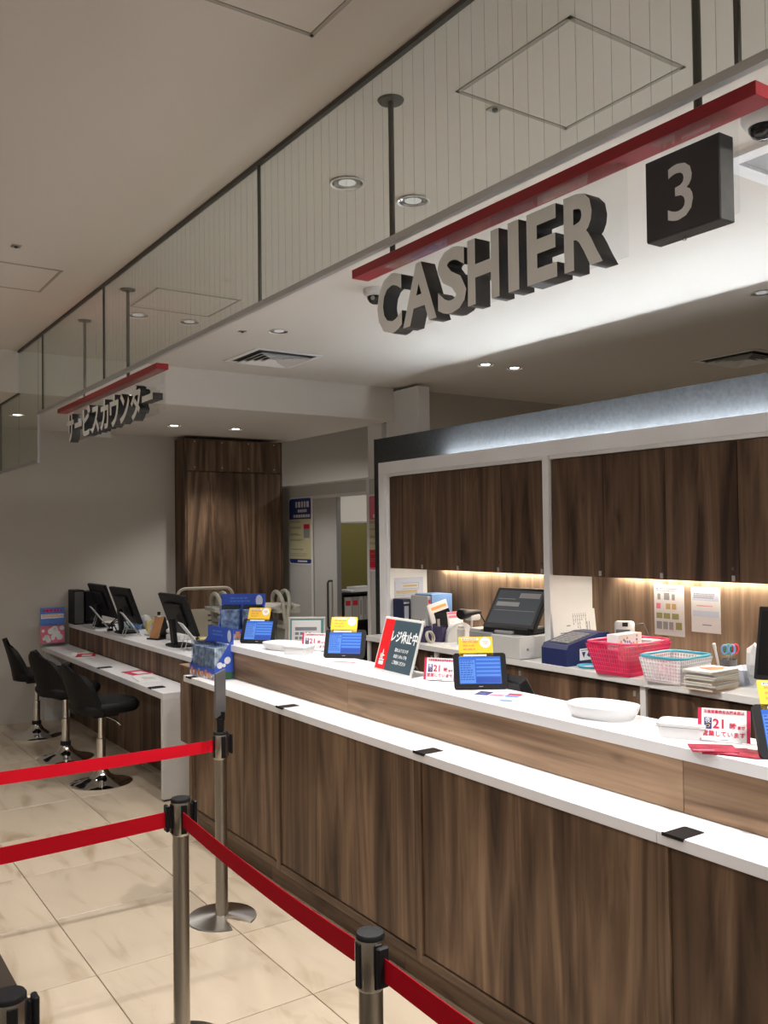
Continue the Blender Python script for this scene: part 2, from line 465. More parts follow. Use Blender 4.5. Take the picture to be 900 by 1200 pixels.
downlight(1.729, 5.05, ZC, 'small chrome downlight nearest the long rod of the service counter sign', power=SPOT_W * .42)
downlight(2.043, 5.054, ZC, 'small chrome downlight right of the one by the service sign rod', power=SPOT_W * .42)
downlight(2.615, 4.997, ZC, 'downlight just behind the square air vent in the middle', power=SPOT_W * .3)
downlight(1.724, .45, ZC, 'downlight over the near end of the counter, first of two', power=SPOT_W)
downlight(2.032, .45, ZC, 'downlight over the near end of the counter, second of two', power=SPOT_W)
for i, (x, y) in enumerate(((-.9, 2.75), (-.9, .45), (-.9, 5.05), (-2.9, 2.75), (-2.9, .45), (.4, -1.8), (-2.0, -1.8), (2.4, -1.8))):  # unseen downlights added to brighten the room and the sign faces
    downlight(x, y, ZC, 'added fill downlight in the open hall beyond the frame, one of a grid', power=SPOT_W * HALL_FILL * (1.7 if x == -.9 else 1), size=172, group='added hall fill downlights')
downlight(4.478, 5.179, ZC, 'small downlight left of two above the grey back panel', True, 60)
downlight(4.768, 5.171, ZC, 'small downlight right of two above the grey back panel', True, 60)
downlight(4.433, 2.831, ZC, 'downlight at the right edge above the grey back panel', power=60)
downlight(2.941, 7.651, ZS, 'lit downlight in the low ceiling, left of the wooden cupboard', True, SOFFIT_W * .6, 90)
downlight(3.529, 7.629, ZS, 'lit downlight in the low ceiling directly before the wooden cupboard', True, SOFFIT_W * 1.3, 110)
downlight(5.6, 7.3, ZC, 'added unseen downlight brightening the back room beyond the doorway', True, 55, 150)  # out of view, added to lift the dark doorway
downlight(1.597, 7.58, ZS, 'lit downlight seen through the low glass at far left', True, SOFFIT_W * .25, 90)

def vent(x, y, label):
    t = thing('air_vent', label, 'air vent', (x, y, ZC))
    h = .27
    def ring(bm, a, b, z0, z1, zi):
        for s in range(4):
            R = Matrix.Rotation(s * PI / 2, 4, 'Z')
            v = [bm.verts.new(R @ Vector(p)) for p in ((-a, -a, z0), (a, -a, z0), (b, -b, zi), (-b, -b, zi))]
            v2 = [bm.verts.new(R @ Vector((p[0], p[1], p[2] + .004))) for p in ((-a, -a, z0), (a, -a, z0), (b, -b, zi), (-b, -b, zi))]
            bm.faces.new(v); bm.faces.new(v2[::-1])
            for i in range(4):
                j = (i + 1) % 4; bm.faces.new((v[i], v2[i], v2[j], v[j]))
    bm = BM(); ring(bm, h, h - .04, -.006, 0, -.006); obj('frame', bm, 'white_paint', t)
    bx('backing', -h + .04, h - .04, -h + .04, h - .04, -.003, -.001, 'panel_side', t)
    for k, a in enumerate((.20, .155, .11, .065)):
        bm = BM(); ring(bm, a, a - .030, -.024, 0, -.006); obj('louvre', bm, 'white_paint', t)
    return t
vent(2.98, 5.78, 'square white air vent in the middle of the bright ceiling')
vent(6.02, 4.0, 'square air vent at the right in the shaded ceiling')
def dome_cam(x, y, label, rz):
    t = thing('security_camera', label, 'camera', (x, y, ZC), rz)
    bm = BM(); lathe(bm, [(.062, 0), (.064, -.018), (.056, -.034), (.046, -.040)], 28); obj('housing', bm, 'white_plastic', t, True)
    bm = BM(); lathe(bm, [(.044, -.036), (.042, -.052), (.032, -.068), (.016, -.078), (0, -.08)], 24); obj('dome', bm, 'black_gloss', t, True)
    bm = BM(); cyl(bm, (-.03, -.03, -.058), (-.046, -.046, -.062), .012, 12); obj('lens', bm, 'chrome', t, True)
dome_cam(2.60, 3.88, 'small dome camera on the ceiling behind the letter C', 0)
dome_cam(2.53, 1.60, 'dome camera on the ceiling beside the number 3 sign', .4)
def hatch(x0, x1, y0, y1, label):
    t = thing('access_hatch', label, 'ceiling hatch', ((x0 + x1) / 2, (y0 + y1) / 2, ZC))
    a, b = (x1 - x0) / 2, (y1 - y0) / 2
    bm = BM(); w = .012
    for q in ((-a, a, -b, -b + w), (-a, a, b - w, b), (-a, -a + w, -b, b), (a - w, a, -b, b)): box(bm, q[0], q[1], q[2], q[3], -.003, 0)
    obj('rim', bm, 'joint_grey', t)
    bx('lid', -a + w + .003, a - w - .003, -b + w + .003, b - w - .003, -.002, 0, 'ceiling_paint', t)
hatch(1.634, 2.086, 1.548, 2.004, 'square ceiling hatch behind the glass above the CASHIER sign')
hatch(1.62, 2.095, 4.44, 4.88, 'faint ceiling hatch behind the glass near the service sign')
hatch(.69, 1.142, 1.53, 1.98, 'ceiling hatch in front of the glass at the top')
hatch(.69, 1.137, 4.395, 4.84, 'faint ceiling hatch in front of the glass at far left')
for x, y, lb in ((2.419, 5.116, 'tiny square ceiling sensor behind the middle air vent'), (.867, 4.127, 'tiny ceiling sensor in front of the glass at left'), (1.80, 2.02, 'tiny ceiling sensor by the hatch behind the glass')):
    t = thing('ceiling_sensor', lb, 'sensor', (x, y, ZC))
    bx('plate', -.02, .02, -.02, .02, -.004, 0, 'steel', t, .001)
    bm = BM(); lathe(bm, [(.009, -.004), (.008, -.009), (.003, -.011)], 12); obj('probe', bm, 'rod_grey', t, True)
t = thing('ceiling_panel_frame', 'white framed ceiling panel cut by the right edge near the camera', 'ceiling panel', (2.98, 1.62, ZC))
bm = BM()
for q in ((-.28, .28, -.28, -.22), (-.28, .28, .22, .28), (-.28, -.22, -.22, .22), (.22, .28, -.22, .22)): box(bm, *q, -.02, 0)
obj('frame', bm, 'white_paint', t); bx('grille', -.22, .22, -.22, .22, -.008, 0, 'mid_grey', t)
t = thing('exit_marker', 'small green tinted exit marker plate under the low ceiling', 'sign', (2.39, 8.0, ZS)); bx('plate', -.09, .09, -.005, .005, -.10, -.02, 'light_grey', t); bx('stem', -.01, .01, -.004, .004, -.02, 0, 'alu', t)

# ------------------------------------------------------------------ glass smoke screen
GX = 1.37; ZG, ZD = 2.455, 2.155
gs = thing('glass_smoke_screen', 'long hanging wired glass smoke screen below the ceiling', 'glass screen', (GX, 2.75, ZC))
def gp(name, y0, y1, z0, z1, mat, w=.004, dx=0): return bx(name, dx - w, dx + w, y0 - 2.75, y1 - 2.75, z0 - ZC, z1 - ZC, mat, gs)
for y0, y1, z0, z1 in ((-.94, .91, ZG, ZC), (.91, 2.755, ZG, ZC), (2.755, 4.52, ZG, ZC), (4.52, 5.78, ZG, ZC), (5.78, 5.9, ZG, ZC), (5.9, YS, ZD, ZC), (YS, 7.04, ZD, ZS), (7.04, YF, ZD, ZS)):
    gp('pane', y0 + .003, y1 - .003, z0, z1, 'screen_glass', .003)
for y, z0, z1 in ((.91, ZG, ZC), (2.755, ZG, ZC), (4.52, ZG, ZC), (5.78, ZG, ZC), (7.04, ZD, ZS)):
    gp('joint_strip', y - .004, y + .004, z0, z1, 'rod_grey', .005)
gp('joint_strip', 5.894, 5.904, ZD, ZG, 'alu', .006)
for y0, y1, z in ((-.94, 5.9, ZG), (5.9, YF, ZD)): gp('bottom_rail', y0, y1, z - .012, z + .006, 'alu', .009)
gp('top_channel', -.94, YS, ZC - .014, ZC, 'rod_grey', .008); gp('top_channel', YS, YF, ZS - .012, ZS, 'rod_grey', .008)
bm = BM()
y = -.9
while y < 5.85:
    box(bm, -.00022, .00022, y - 2.75 - .00022, y - 2.75 + .00022, ZG - ZC + .006, -.015); y += .0475
wr = obj('wire', bm, 'wire', gs); wr['kind'] = 'stuff'

# ------------------------------------------------------------------ hanging signs
def sign_bar(name, label, y0, y1, rods):
    t = thing(name, label, 'hanging sign', (1.505, (y0 + y1) / 2, 2.455), -PI / 2)
    half = (y1 - y0) / 2
    bx('bar', -half, half, -.03, .03, 0, .027, 'sign_red', t, .001)
    for y in rods:
        x = (y0 + y1) / 2 - y
        bm = BM(); cyl(bm, (x, 0, .02), (x, 0, ZC - 2.455), .0085, 12); r = obj('hanging_rod', bm, 'rod_grey', t, True)
        bm = BM(); lathe(bm, [(.036, ZC - 2.455 - .006), (.04, ZC - 2.455)], 24, T(x, 0, 0)); obj('ceiling_plate', bm, 'rod_grey', r, True)
    return t, half
def letters3d(t, body, xs, size, z0, mh, off, sx=1.0, yf=-.034, yb=.016, xc=None):
    """each letter is a part; face plate proud of the dark body"""
    for ch, (a, b) in zip(body, xs):
        me = text_mesh(ch, size, (yb - yf) / 2, off, 'LEFT')
        X = [v.co.x for v in me.vertices]; Y = [v.co.y for v in me.vertices]
        w = (b - a); k = w / (max(X) - min(X))
        cap = mh
        me.transform(T(a, (yf + yb) / 2, z0) @ FACE @ Matrix.Diagonal((k, cap, 1, 1)) @ T(-min(X), 0, 0))
        me.materials.clear(); me.materials.append(MAT['letter_side']); me.materials.append(MAT['letter_face'])
        for p in me.polygons:
            if p.normal.y < -.9: p.material_index = 1
        o = bpy.data.objects.new('letter', me); COL.objects.link(o); o.parent = t
t, hf = sign_bar('cashier_sign', 'hanging red bar sign with raised grey letters CASHIER and black panel', .945, 2.33, (2.15, 1.09))
mid = (.945 + 2.33) / 2
xs = [(mid - a, mid - b) for a, b in ((2.185, 2.06), (2.055, 1.899), (1.893, 1.772), (1.766, 1.645), (1.612, 1.574), (1.546, 1.448), (1.425, 1.312))]
letters3d(t, 'CASHIER', xs, .228, -.204, 1.0, .007)
bx('acrylic_plate', mid - 2.17, mid - 1.285, .016, .019, -.20, -.001, 'acrylic', t)
bx('acrylic_flange', mid - 2.17, mid - 1.285, -.022, .019, -.004, -.0005, 'acrylic', t)
p3 = bx('number_panel', mid - 1.193, mid - 1.019, -.035, .008, -.208, -.042, 'letter_side', t, .0015)
bx('panel_face', mid - 1.191, mid - 1.021, -.037, -.035, -.206, -.044, 'sign_black', p3)
text('3', .155, mid - 1.107, -.18, 'sign_numeral', p3, y=-.0378, offset=.0015)
bx('acrylic_plate', mid - 1.19, mid - 1.01, .009, .012, -.19, -.001, 'acrylic', t)
bx('acrylic_flange', mid - 1.19, mid - 1.01, -.025, .012, -.004, -.0005, 'acrylic', t)
bm = BM(); cyl(bm, (mid - 1.12, -.01, -.216), (mid - 1.12, -.01, -.208), .004, 8); obj('screw', bm, 'chrome', p3)
t, hf = sign_bar('service_sign', 'hanging red bar sign with Japanese raised letters reading service counter', 4.06, 5.85, (5.34, 4.555))
mid = (4.06 + 5.85) / 2
n = 9; y0, y1 = 5.64, 4.00
y0, y1 = 5.62, 4.09
w = (y0 - y1) / n
xs = [(mid - (y0 - i * w) + .01, mid - (y0 - (i + 1) * w) - .01) for i in range(n)]
letters3d(t, 'サービスカウンター', xs, .185, -.195, 1.0, .0065)
bx('acrylic_plate', mid - 5.65, mid - 4.07, .016, .019, -.20, -.001, 'acrylic', t)
bx('acrylic_flange', mid - 5.65, mid - 4.07, -.022, .019, -.004, -.0005, 'acrylic', t)

# ------------------------------------------------------------------ cashier counter
CY0, CY1 = -1.0, 4.86
cc = thing('cashier_counter', 'long walnut panelled cashier counter body under the white ledge', 'counter', (1.945, CY1, 0))
def cb_(name, x0, x1, y0, y1, z0, z1, mat, bev=0.0): return bx(name, x0 - 1.945, x1 - 1.945, y0 - CY1, y1 - CY1, z0, z1, mat, cc, bev)
cb_('carcass', 1.97, 2.09, CY0, CY1 - .02, .10, .835, 'walnut_dark')
joints = [CY1, 3.77, 2.665, 1.57, .47, -.6]
for a, b_ in zip(joints, joints[1:]):
    cb_('panel', 1.952, 1.972, b_ + .022, a - .022, .135, .835, 'walnut', .001)
for k, j in enumerate(joints):
    cb_('stile', 1.944, 1.975, (j - .02) if k else j - .04, (j + .02) if k else j, .10, .835, 'walnut')
for a, b_ in zip(joints, joints[1:]):
    cb_('rail', 1.944, 1.975, b_ + .0205, a - .0205 - (.02 if a == CY1 else 0), .10, .128, 'walnut_flat')
for a, b_ in zip(joints, joints[1:]): cb_('kick_board', 1.985, 1.995, b_ + .15, min(a + .148, CY1 - .03), 0, .10, 'walnut_flat')
cb_('end_panel', 1.99, 2.6, CY1 - .018, CY1, 0, .83, 'walnut')
for a, b_ in ((CY1, 3.4), (3.4, 1.62), (1.62, -.2)):
    cb_('riser', 2.105, 2.13, b_ + .001, a - .001, .871, 1.021, 'oak_flat')
cb_('riser_end', 2.105, 2.33, CY1, CY1 + .02, .83, 1.021, 'walnut')
cb_('back_panel', 2.13, 2.15, CY0, CY1 - .02, 0, 1.021, 'white_paint')
lt = thing('ledge_shelf', 'narrow white bag ledge running along the counter front', 'shelf', (1.925, CY1 + .03, .836))
for a, b_ in ((CY1 + .03, 1.57), (1.57, CY0)): bx('ledge_board', 0, .178, b_ - CY1 - .03 + .0005, a - CY1 - .03, 0, .034, 'white_laminate', lt, .0015)
ct = thing('counter_top', 'raised white counter top carrying the tablets', 'counter top', (2.085, CY1 + .04, 1.022))
for a, b_ in ((CY1 + .04, 2.87), (2.87, CY0)): bx('top_board', 0, .25, b_ - CY1 - .04 + .0005, a - CY1 - .04, 0, .036, 'white_laminate', ct, .0015)
wt = thing('staff_worktop', 'low white staff worktop behind the raised counter top', 'worktop', (2.15, 4.8, .815))
bx('board', .002, .55, -5.5, 0, 0, .03, 'white_laminate', wt, .001)
for y in (-5.4, -3.6, -1.8, -.02): bx('support', .05, .5, y, y + .02, -.815, 0, 'white_paint', wt)
for i, (y, lb) in enumerate(((1.514, 'dark non-slip pad on the ledge nearest the camera'), (2.62, 'dark non-slip pad on the ledge below the blue tablet screens'), (3.70, 'dark non-slip pad on the ledge below the red 21 o clock card'), (4.80, 'dark non-slip pad at the far corner of the ledge'))):
    t = thing('grip_pad', lb, 'pad', (1.966, y, .8703), 0, 'dark pads along the ledge')
    bm = BM(); prism(bm, rrect(.092, .066, .008, 4, -.046, -.033), .003, Matrix.Rotation(PI / 2, 4, 'X') @ T(0, -.003, 0)); obj('pad', bm, 'black_plastic', t)
    bx('hook', -.049, -.046, -.033, .033, -.006, .003, 'black_plastic', t)
# swing gate between the two counters
t = thing('swing_gate', 'small walnut flap gate closing the gap between both counters', 'gate', (2.115, 4.9, .375))
bx('leaf', 0, .03, .0, .525, 0, .475, 'walnut', t, .001); bx('cap', -.004, .3, -.004, .53, .475, .482, 'oak_flat', t)
bx('hinge', .0, .03, -.018, 0, .1, .38, 'steel', t)

# ------------------------------------------------------------------ service desk
sd = thing('service_desk', 'white customer desk with end leg in front of the black stools', 'desk', (2.012, 5.455, 0))
bx('desk_top', 0, .238, 0, 3.1, .637, .677, 'white_laminate', sd, .0015)
bx('end_leg', 0, .238, 0, .04, .012, .637, 'edge_white', sd, .001)
bx('leg_foot', .005, .235, .004, .036, 0, .012, 'panel_side', sd)
bx('end_leg', 0.02, .238, 3.06, 3.1, 0, .637, 'edge_white', sd)
su = thing('service_counter', 'raised wooden staff counter with white top behind the stools desk', 'counter', (2.252, 5.455, 0))
bx('top_board', -.001, .49, 0, 3.1, .836, .87, 'white_laminate', su, .0015)
for k in range(3):
    bx('riser', .008, .03, k * 1.033 + .001, (k + 1) * 1.033 - .001, .678, .836, 'walnut', su)
    bx('modesty_panel', .012, .03, k * 1.033 + .001, (k + 1) * 1.033 - .001, 0, .677, 'walnut_dark', su)
bx('side_panel', .034, .49, .01, .03, 0, .836, 'walnut', su); bx('side_panel', .034, .49, 3.06, 3.08, 0, .836, 'walnut', su)
bx('shelf', .034, .46, .03, 3.06, .45, .47, 'white_paint', su)
for y, lb in ((5.70, 'dark pad on the near end of the stools desk'), (6.82, 'dark pad in the middle of the stools desk')):
    t = thing('grip_pad', lb, 'pad', (2.065, y, .6772), 0, 'dark pads on the stools desk'); bx('pad', -.045, .045, -.033, .033, 0, .004, 'black_plastic', t, .001)
    bx('hook', -.054, -.0525, -.033, .033, -.004, .004, 'black_plastic', t)

# ------------------------------------------------------------------ back unit
XF, XB, BZ = 3.68, 4.02, .935
struct('wall_partition', (lambda b: (box(b, 4.1, 4.2, -1.2, 6.15, 0, 2.447), b)[1])(BM()), 'panel_grey')
struct('trim_2', (lambda b: (box(b, 4.097, 4.203, 6.15, 6.162, 0, 2.449), b)[1])(BM()), 'panel_side')
doors1 = [5.335, 4.92, 4.53, 4.135, 3.755]
doors2 = [3.70, 3.31, 2.905, 2.497, 2.09, 1.68, 1.27, .86]
def wall_cab(label, ys, yl, yr):
    t = thing('wall_cabinet', label, 'wall cabinet', (XF, ys[0], 1.43))
    bx('carcass', .02, XB - XF, ys[-1] - ys[0], 0, .003, .66, 'walnut_dark', t)
    for i, (a, b_) in enumerate(zip(ys, ys[1:])):
        d = bx('door', 0, .019, b_ - ys[0] + .0015, a - ys[0] - .0015, -.015, .645, 'walnut_dark', t, .001)
        k = b_ - ys[0] + .03
        bx('lock', -.004, 0, k - .008, k + .008, -.008, .018, 'alu', d)
        bm = BM(); cyl(bm, (-.006, k, .05), (0, k, .05), .008, 10); obj('keyhole', bm, 'rod_grey', d, True)
    return t
wall_cab('run of four walnut wall cabinet doors at the left bay', doors1, 0, 0)
wall_cab('run of walnut wall cabinet doors at the right bay by the posters', doors2, 0, 0)
wf = thing('cabinet_surround', 'white frame and posts around the walnut wall cabinets', 'frame', (XF, 5.45, 0))
def wfb(name, x0, x1, y0, y1, z0, z1): return bx(name, x0, x1, y0 - 5.45, y1 - 5.45, z0, z1, 'white_paint', wf, .001)
wfb('top_rail', -.02, .035, -.5, 5.45, 2.10, 2.185); wfb('top_board', .035, .415, -.5, 5.45, 2.10, 2.12)
wfb('post', -.02, .03, 5.37, 5.45, .936, 2.10); wfb('end_panel', .03, .34, 5.35, 5.415, .936, 2.10)
wfb('inner_lip', -.005, .03, 5.337, 5.37, .936, 2.10); wfb('header_lip', -.005, .03, -.5, 5.337, 2.08, 2.10)
wfb('post', -.02, .03, 3.704, 3.752, .936, 2.10); wfb('divider_panel', .03, .34, 3.715, 3.741, .936, 2.10)
bb = thing('back_board', 'lit wooden splash board behind the back counter', 'back board', (XB, 5.35, BZ))
for a, b_ in ((5.35, 3.742), (3.714, 1.9), (1.9, -.4)): bx('board', .0, .01, b_ - 5.35, a - 5.35, 0, .5, 'oak_up', bb)
bw = thing('back_worktop', 'white back counter worktop with baskets and register', 'worktop', (3.5, 5.42, BZ - .034))
for a, b_ in ((5.42, 2.92), (2.92, -.5)): bx('board', 0, .52, b_ - 5.42 + .0005, a - 5.42, 0, .034, 'edge_white', bw, .0015)
divs = [5.41, 4.617, 2.952, 1.297, -.4]
for i, (a, b_) in enumerate(zip(divs, divs[1:])):
    lb = ('base cabinet at the far left end of the back counter', 'base cabinet below the register and coin counter', 'base cabinet below the stacked magazines', 'base cabinet at the near end of the back counter')[i]
    t = thing('base_cabinet', lb, 'base cabinet', (3.53, a, 0))
    bx('carcass', .02, .48, b_ - a + .004, -.03, .08, .90, 'walnut_dark', t)
    bx('plinth', .04, .06, b_ - a + .004, -.03, 0, .08, 'panel_side', t)
    m = (b_ - a) / 2
    for q0, q1 in ((b_ - a + .004, m - .001), (m + .001, -.036)):
        d = bx('door', 0, .019, q0, q1, .09, .885, 'walnut_dark', t, .001)
        bx('lock', -.004, 0, q0 + .03, q0 + .046, .84, .868, 'alu', d)
    bx('upright', -.012, .03, -.034, 0, 0, .90, 'edge_white', t)
# LED strips
t = thing('led_strip', 'cool white light tube washing the grey panel above the cabinets', 'light strip', (4.035, 2.5, 2.121))
bx('channel', -.015, .015, -2.9, 2.72, 0, .09, 'white_paint', t)
bm = BM(); cyl(bm, (0, -2.88, .099), (0, 2.70, .099), .008, 12); obj('tube', bm, 'led_cool', t, True)
t = thing('led_strip', 'warm light strip under the left bay of wall cabinets', 'light strip', (4.004, 4.5, 1.433))
bx('channel', -.012, .012, -.72, .66, -.012, 0, 'alu', t); bx('diffuser', -.009, .009, -.71, .64, -.016, -.012, 'led_warm', t)
t = thing('led_strip', 'warm light strip under the right bay of wall cabinets', 'light strip', (4.004, 1.9, 1.433))
bx('channel', -.012, .012, -1.3, 1.62, -.012, 0, 'alu', t); bx('diffuser', -.009, .009, -1.28, 1.60, -.016, -.012, 'led_warm', t)

# ------------------------------------------------------------------ stanchions
def belt_mesh(p0, p1, wd=.05, sag=.012, n=14):
    bm = BM(); p0, p1 = Vector(p0), Vector(p1); d = (p1 - p0); nr = Vector((-d.y, d.x, 0)).normalized() * .0012
    L0 = []
    for i in range(n + 1):
        s = i / n; p = p0.lerp(p1, s); p.z -= sag * 4 * s * (1 - s)
        L0.append([bm.verts.new(p + nr * a + Vector((0, 0, b))) for a, b in ((1, 0), (1, -wd), (-1, -wd), (-1, 0))])
    for a, b in zip(L0, L0[1:]):
        for k in range(4): bm.faces.new((a[k], a[(k + 1) % 4], b[(k + 1) % 4], b[k]))
    bm.faces.new(L0[0][::-1]); bm.faces.new(L0[-1])
    return bm
def stanchion(x, y, label, cassettes, rz=0, notch=True, z0=0.0):
    t = thing('barrier_post', label, 'barrier post', (x, y, z0), rz)
    # notched disc base
    bm = BM(); pts = []
    n = 56; R = .15
    ang0 = math.radians(19)
    for i in range(n + 1):
        a = ang0 + (2 * PI - 2 * ang0) * i / n
        pts.append((R * math.cos(a), R * math.sin(a)))
    pts += [(.10, -.034), (.058, -.030), (.036, -.014), (.034, .0), (.036, .014), (.058, .030), (.10, .034)] if notch else []
    lo = [bm.verts.new((p[0], p[1], 0)) for p in pts]
    hi = [bm.verts.new((p[0] * .985, p[1] * .985, .006 + .012 * max(0, 1 - math.hypot(*p) / R))) for p in pts]
    cvert = bm.verts.new((-.0, 0, .02))
    N = len(pts)
    for i in range(N):
        j = (i + 1) % N
        bm.faces.new((lo[i], lo[j], hi[j], hi[i])); bm.faces.new((hi[i], hi[j], cvert))
    bm.faces.new(lo[::-1])
    obj('base', bm, 'steel_disc', t, True)
    bm = BM(); lathe(bm, [(.030, .012), (.0265, .02), (.0265, .70)], 28); obj('pole', bm, 'steel', t, True)
    bm = BM(); lathe(bm, [(.0265, .686), (.0315, .692), (.0315, .797), (.030, .80)], 32); h = obj('head', bm, 'steel', t, True)
    bm = BM(); lathe(bm, [(.0318, .795), (.0318, .802), (.029, .806), (.0, .807)], 32); obj('cap', bm, 'black_plastic', t, True)
    for a in cassettes:      # black slots on four sides, cassette clip on some
        Mz = Matrix.Rotation(math.radians(a[0]), 4, 'Z')
        bm = BM(); box(bm, .027, .0335, -.010, .010, .695, .79, Mz, .002); obj('slot', bm, 'black_plastic', h)
        if a[1]:
            bm = BM(); box(bm, .033, .041, -.008, .008, .715, .783, Mz, .001); box(bm, .041, .053, -.014, .014, .705, .79, Mz, .003); obj('belt_clip', bm, 'black_plastic', h)
    return t
def belt(t, p0, p1, mat, label=None):
    Mi = t.matrix_basis.inverted()
    bm = belt_mesh(Mi @ Vector(p0), Mi @ Vector(p1))
    return obj('belt', bm, mat, t)
S1 = stanchion(1.612, 3.666, 'steel barrier post holding a small upright sign before the counter', [(180, 0), (0, 1), (90, 0), (270, 0)], math.radians(0))
bpy.context.view_layer.update()
belt(S1, (1.58, 3.672, .771), (-.45, 3.80, .768), 'belt_red')
[c for c in S1.children if c.name.startswith('base')][0].rotation_euler[2] = math.radians(-78)
S2 = stanchion(1.098, 2.822, 'steel barrier post in the middle where two red belts meet', [(180, 1), (0, 1), (90, 0), (270, 0)])
bpy.context.view_layer.update()
belt(S2, (1.046, 2.822, .768), (-.55, 2.82, .766), 'belt_red')
belt(S2, (1.094, 2.79, .768), (1.062, 1.70, .766), 'belt_red_shaded')
S3 = stanchion(1.060, 1.632, 'steel barrier post cut by the bottom edge before the counter', [(90, 0), (270, 1), (180, 0), (0, 0)])
bpy.context.view_layer.update()
belt(S3, (1.062, 1.58, .768), (1.075, .45, .764), 'belt_red_shaded')
S4 = stanchion(.362, 1.80, 'steel barrier post at the bottom left corner on the dark mat', [(0, 1), (270, 0), (90, 0), (180, 0)], 0, True, .006)
# small sign on post 1
t = thing('post_sign', 'narrow clear sign plate clipped upright on the far barrier post', 'sign', (1.612, 3.666, .807), math.radians(-40))
bm = BM(); box(bm, -.013, .013, -.013, .013, 0, .055, None, .002); box(bm, -.02, .02, -.006, .006, .05, .085, None, .002); obj('clip', bm, 'black_plastic', t)
bx('plate', -.004, .004, -.075, .075, .07, .262, 'grey_plastic', t, .001)
quads('print', [(-.06, .06, .22, .24), (-.05, .04, .17, .19), (-.06, .05, .13, .145), (-.04, .02, .1, .11)], 'ink', t, -.0045, Matrix.Rotation(-PI / 2, 4, 'Z'))
# dark mat
t = thing('floor_mat', 'dark brown floor mat at the bottom left corner', 'mat', (.2, 2.0, 0)); bx('pile', -.7, .545, -1.6, 1.9, .0003, .006, 'mat_brown', t, .002)

# ------------------------------------------------------------------ stools
def stool(loc, rz, label):
    t = thing('bar_stool', label, 'stool', loc, rz, 'black stools at the service desk')
    bm = BM(); lathe(bm, [(.205, 0), (.205, .006), (.19, .014), (.14, .026), (.09, .042), (.06, .062), (.045, .085), (.036, .10), (.036, .115)], 40); obj('base', bm, 'chrome', t, True)
    bm = BM(); lathe(bm, [(.038, .10), (.038, .128), (.031, .132)], 24); obj('collar', bm, 'black_plastic', t, True)
    bm = BM(); lathe(bm, [(.029, .12), (.029, .30), (.020, .303), (.020, .46)], 24); obj('column', bm, 'chrome', t, True)
    bm = BM(); tube(bm, [(0, -.02, .455), (.02, -.07, .45), (.05, -.12, .43), (.07, -.15, .40)], .005); obj('lever', bm, 'chrome', t, True)
    bm = BM(); box(bm, -.09, .09, -.09, .09, .455, .482, None, .006); obj('mount_plate', bm, 'black_plastic', t)
    bm = BM()
    loft(bm, [squircle(.30, .30, .480, cx=.02), squircle(.39, .38, .490, cx=.02), squircle(.42, .41, .515, cx=.02), squircle(.42, .41, .54, cx=.02), squircle(.39, .38, .56, cx=.02), squircle(.28, .27, .568, cx=.02)])
    obj('seat', bm, 'black_leather', t, True)
    # shell back: wraps round the rear of the seat, leans back, rounded top
    bm = BM(); nu, nv = 14, 12; G = []
    for j in range(nv + 1):
        v = j / nv; row = []
        z = .485 + v * .345
        hw = .205 * (1 - .03 * v) * math.sqrt(max(0.0, 1 - max(0, (v - .45) / .55) ** 2.6 * .93))
        for i in range(nu + 1):
            u = -1 + 2 * i / nu
            xb = -.185 - .085 * v ** 1.3 + .11 * (abs(u) ** 2.4) * (1 - .75 * v)
            row.append(bm.verts.new((xb, u * hw, z - .02 * (abs(u) ** 3) * v)))
        G.append(row)
    for a, b in zip(G, G[1:]):
        for i in range(nu): bm.faces.new((a[i], a[i + 1], b[i + 1], b[i]))
    bmesh.ops.recalc_face_normals(bm, faces=bm.faces)
    bmesh.ops.solidify(bm, geom=bm.faces[:], thickness=.04)
    obj('backrest', bm, 'black_leather', t, True)
    return t
st = stool((1.829, 6.14, 0), math.radians(8), 'black leather stool with the large seat nearest the camera')
dup(st, (1.815, 6.99, 0), math.radians(14), 'middle black leather stool of the three')
dup(st, (1.819, 7.92, 0), math.radians(-6), 'black leather stool farthest away by the far wall')

# ------------------------------------------------------------------ things on the counter top
ZT = 1.058
def tablet(x, y, deg, label, tilt=24, mirror=False):
    w, h = .205, .142
    t = thing('tablet', label, 'tablet', (x, y, ZT), math.radians(deg))
    Ml = T(0, 0, .004) @ lean(tilt)
    bm = BM(); prism(bm, rrect(w, h, .012, 5, -w / 2, 0), .013, Ml); obj('body', bm, 'black_plastic', t)
    sw, sh = .162, .108; z0 = .020
    s = quads('screen', [(-sw / 2, sw / 2, z0, z0 + sh)], 'screen_blue', t, 0, Ml)
    x0 = -sw / 2
    quads('list_rows', [(x0 + .066, sw / 2 - .002, z0 + .030 + k * .0155, z0 + .037 + k * .0155) for k in range(5)], 'screen_light', s, -.0006, Ml, .0003)
    quads('text_block', [(x0 + .002, x0 + .062, z0 + .003, z0 + .095)], 'screen_light', s, -.0006, Ml, .0002)
    quads('text_lines', scribble(x0 + .005, x0 + .058, z0 + .01, z0 + .092, 9, .4, random.Random(3)), 'screen_deep', s, -.0009, Ml, .0002)
    quads('key_block', [(x0 + .064, sw / 2 - .002, z0 + .003, z0 + .026)], 'screen_deep', s, -.0006, Ml, .0003)
    quads('logo', [(-.008, .008, .008, .0105)], 'mid_grey', t, 0, Ml)
    bm = BM(); prism(bm, [(0, 0), (.07, 0), (.028, .075)], .10, T(-.05, .016, 0) @ Matrix.Rotation(PI / 2, 4, 'Z') @ T(0, -.10, 0)); obj('stand', bm, 'black_plastic', t)
    return t, Ml
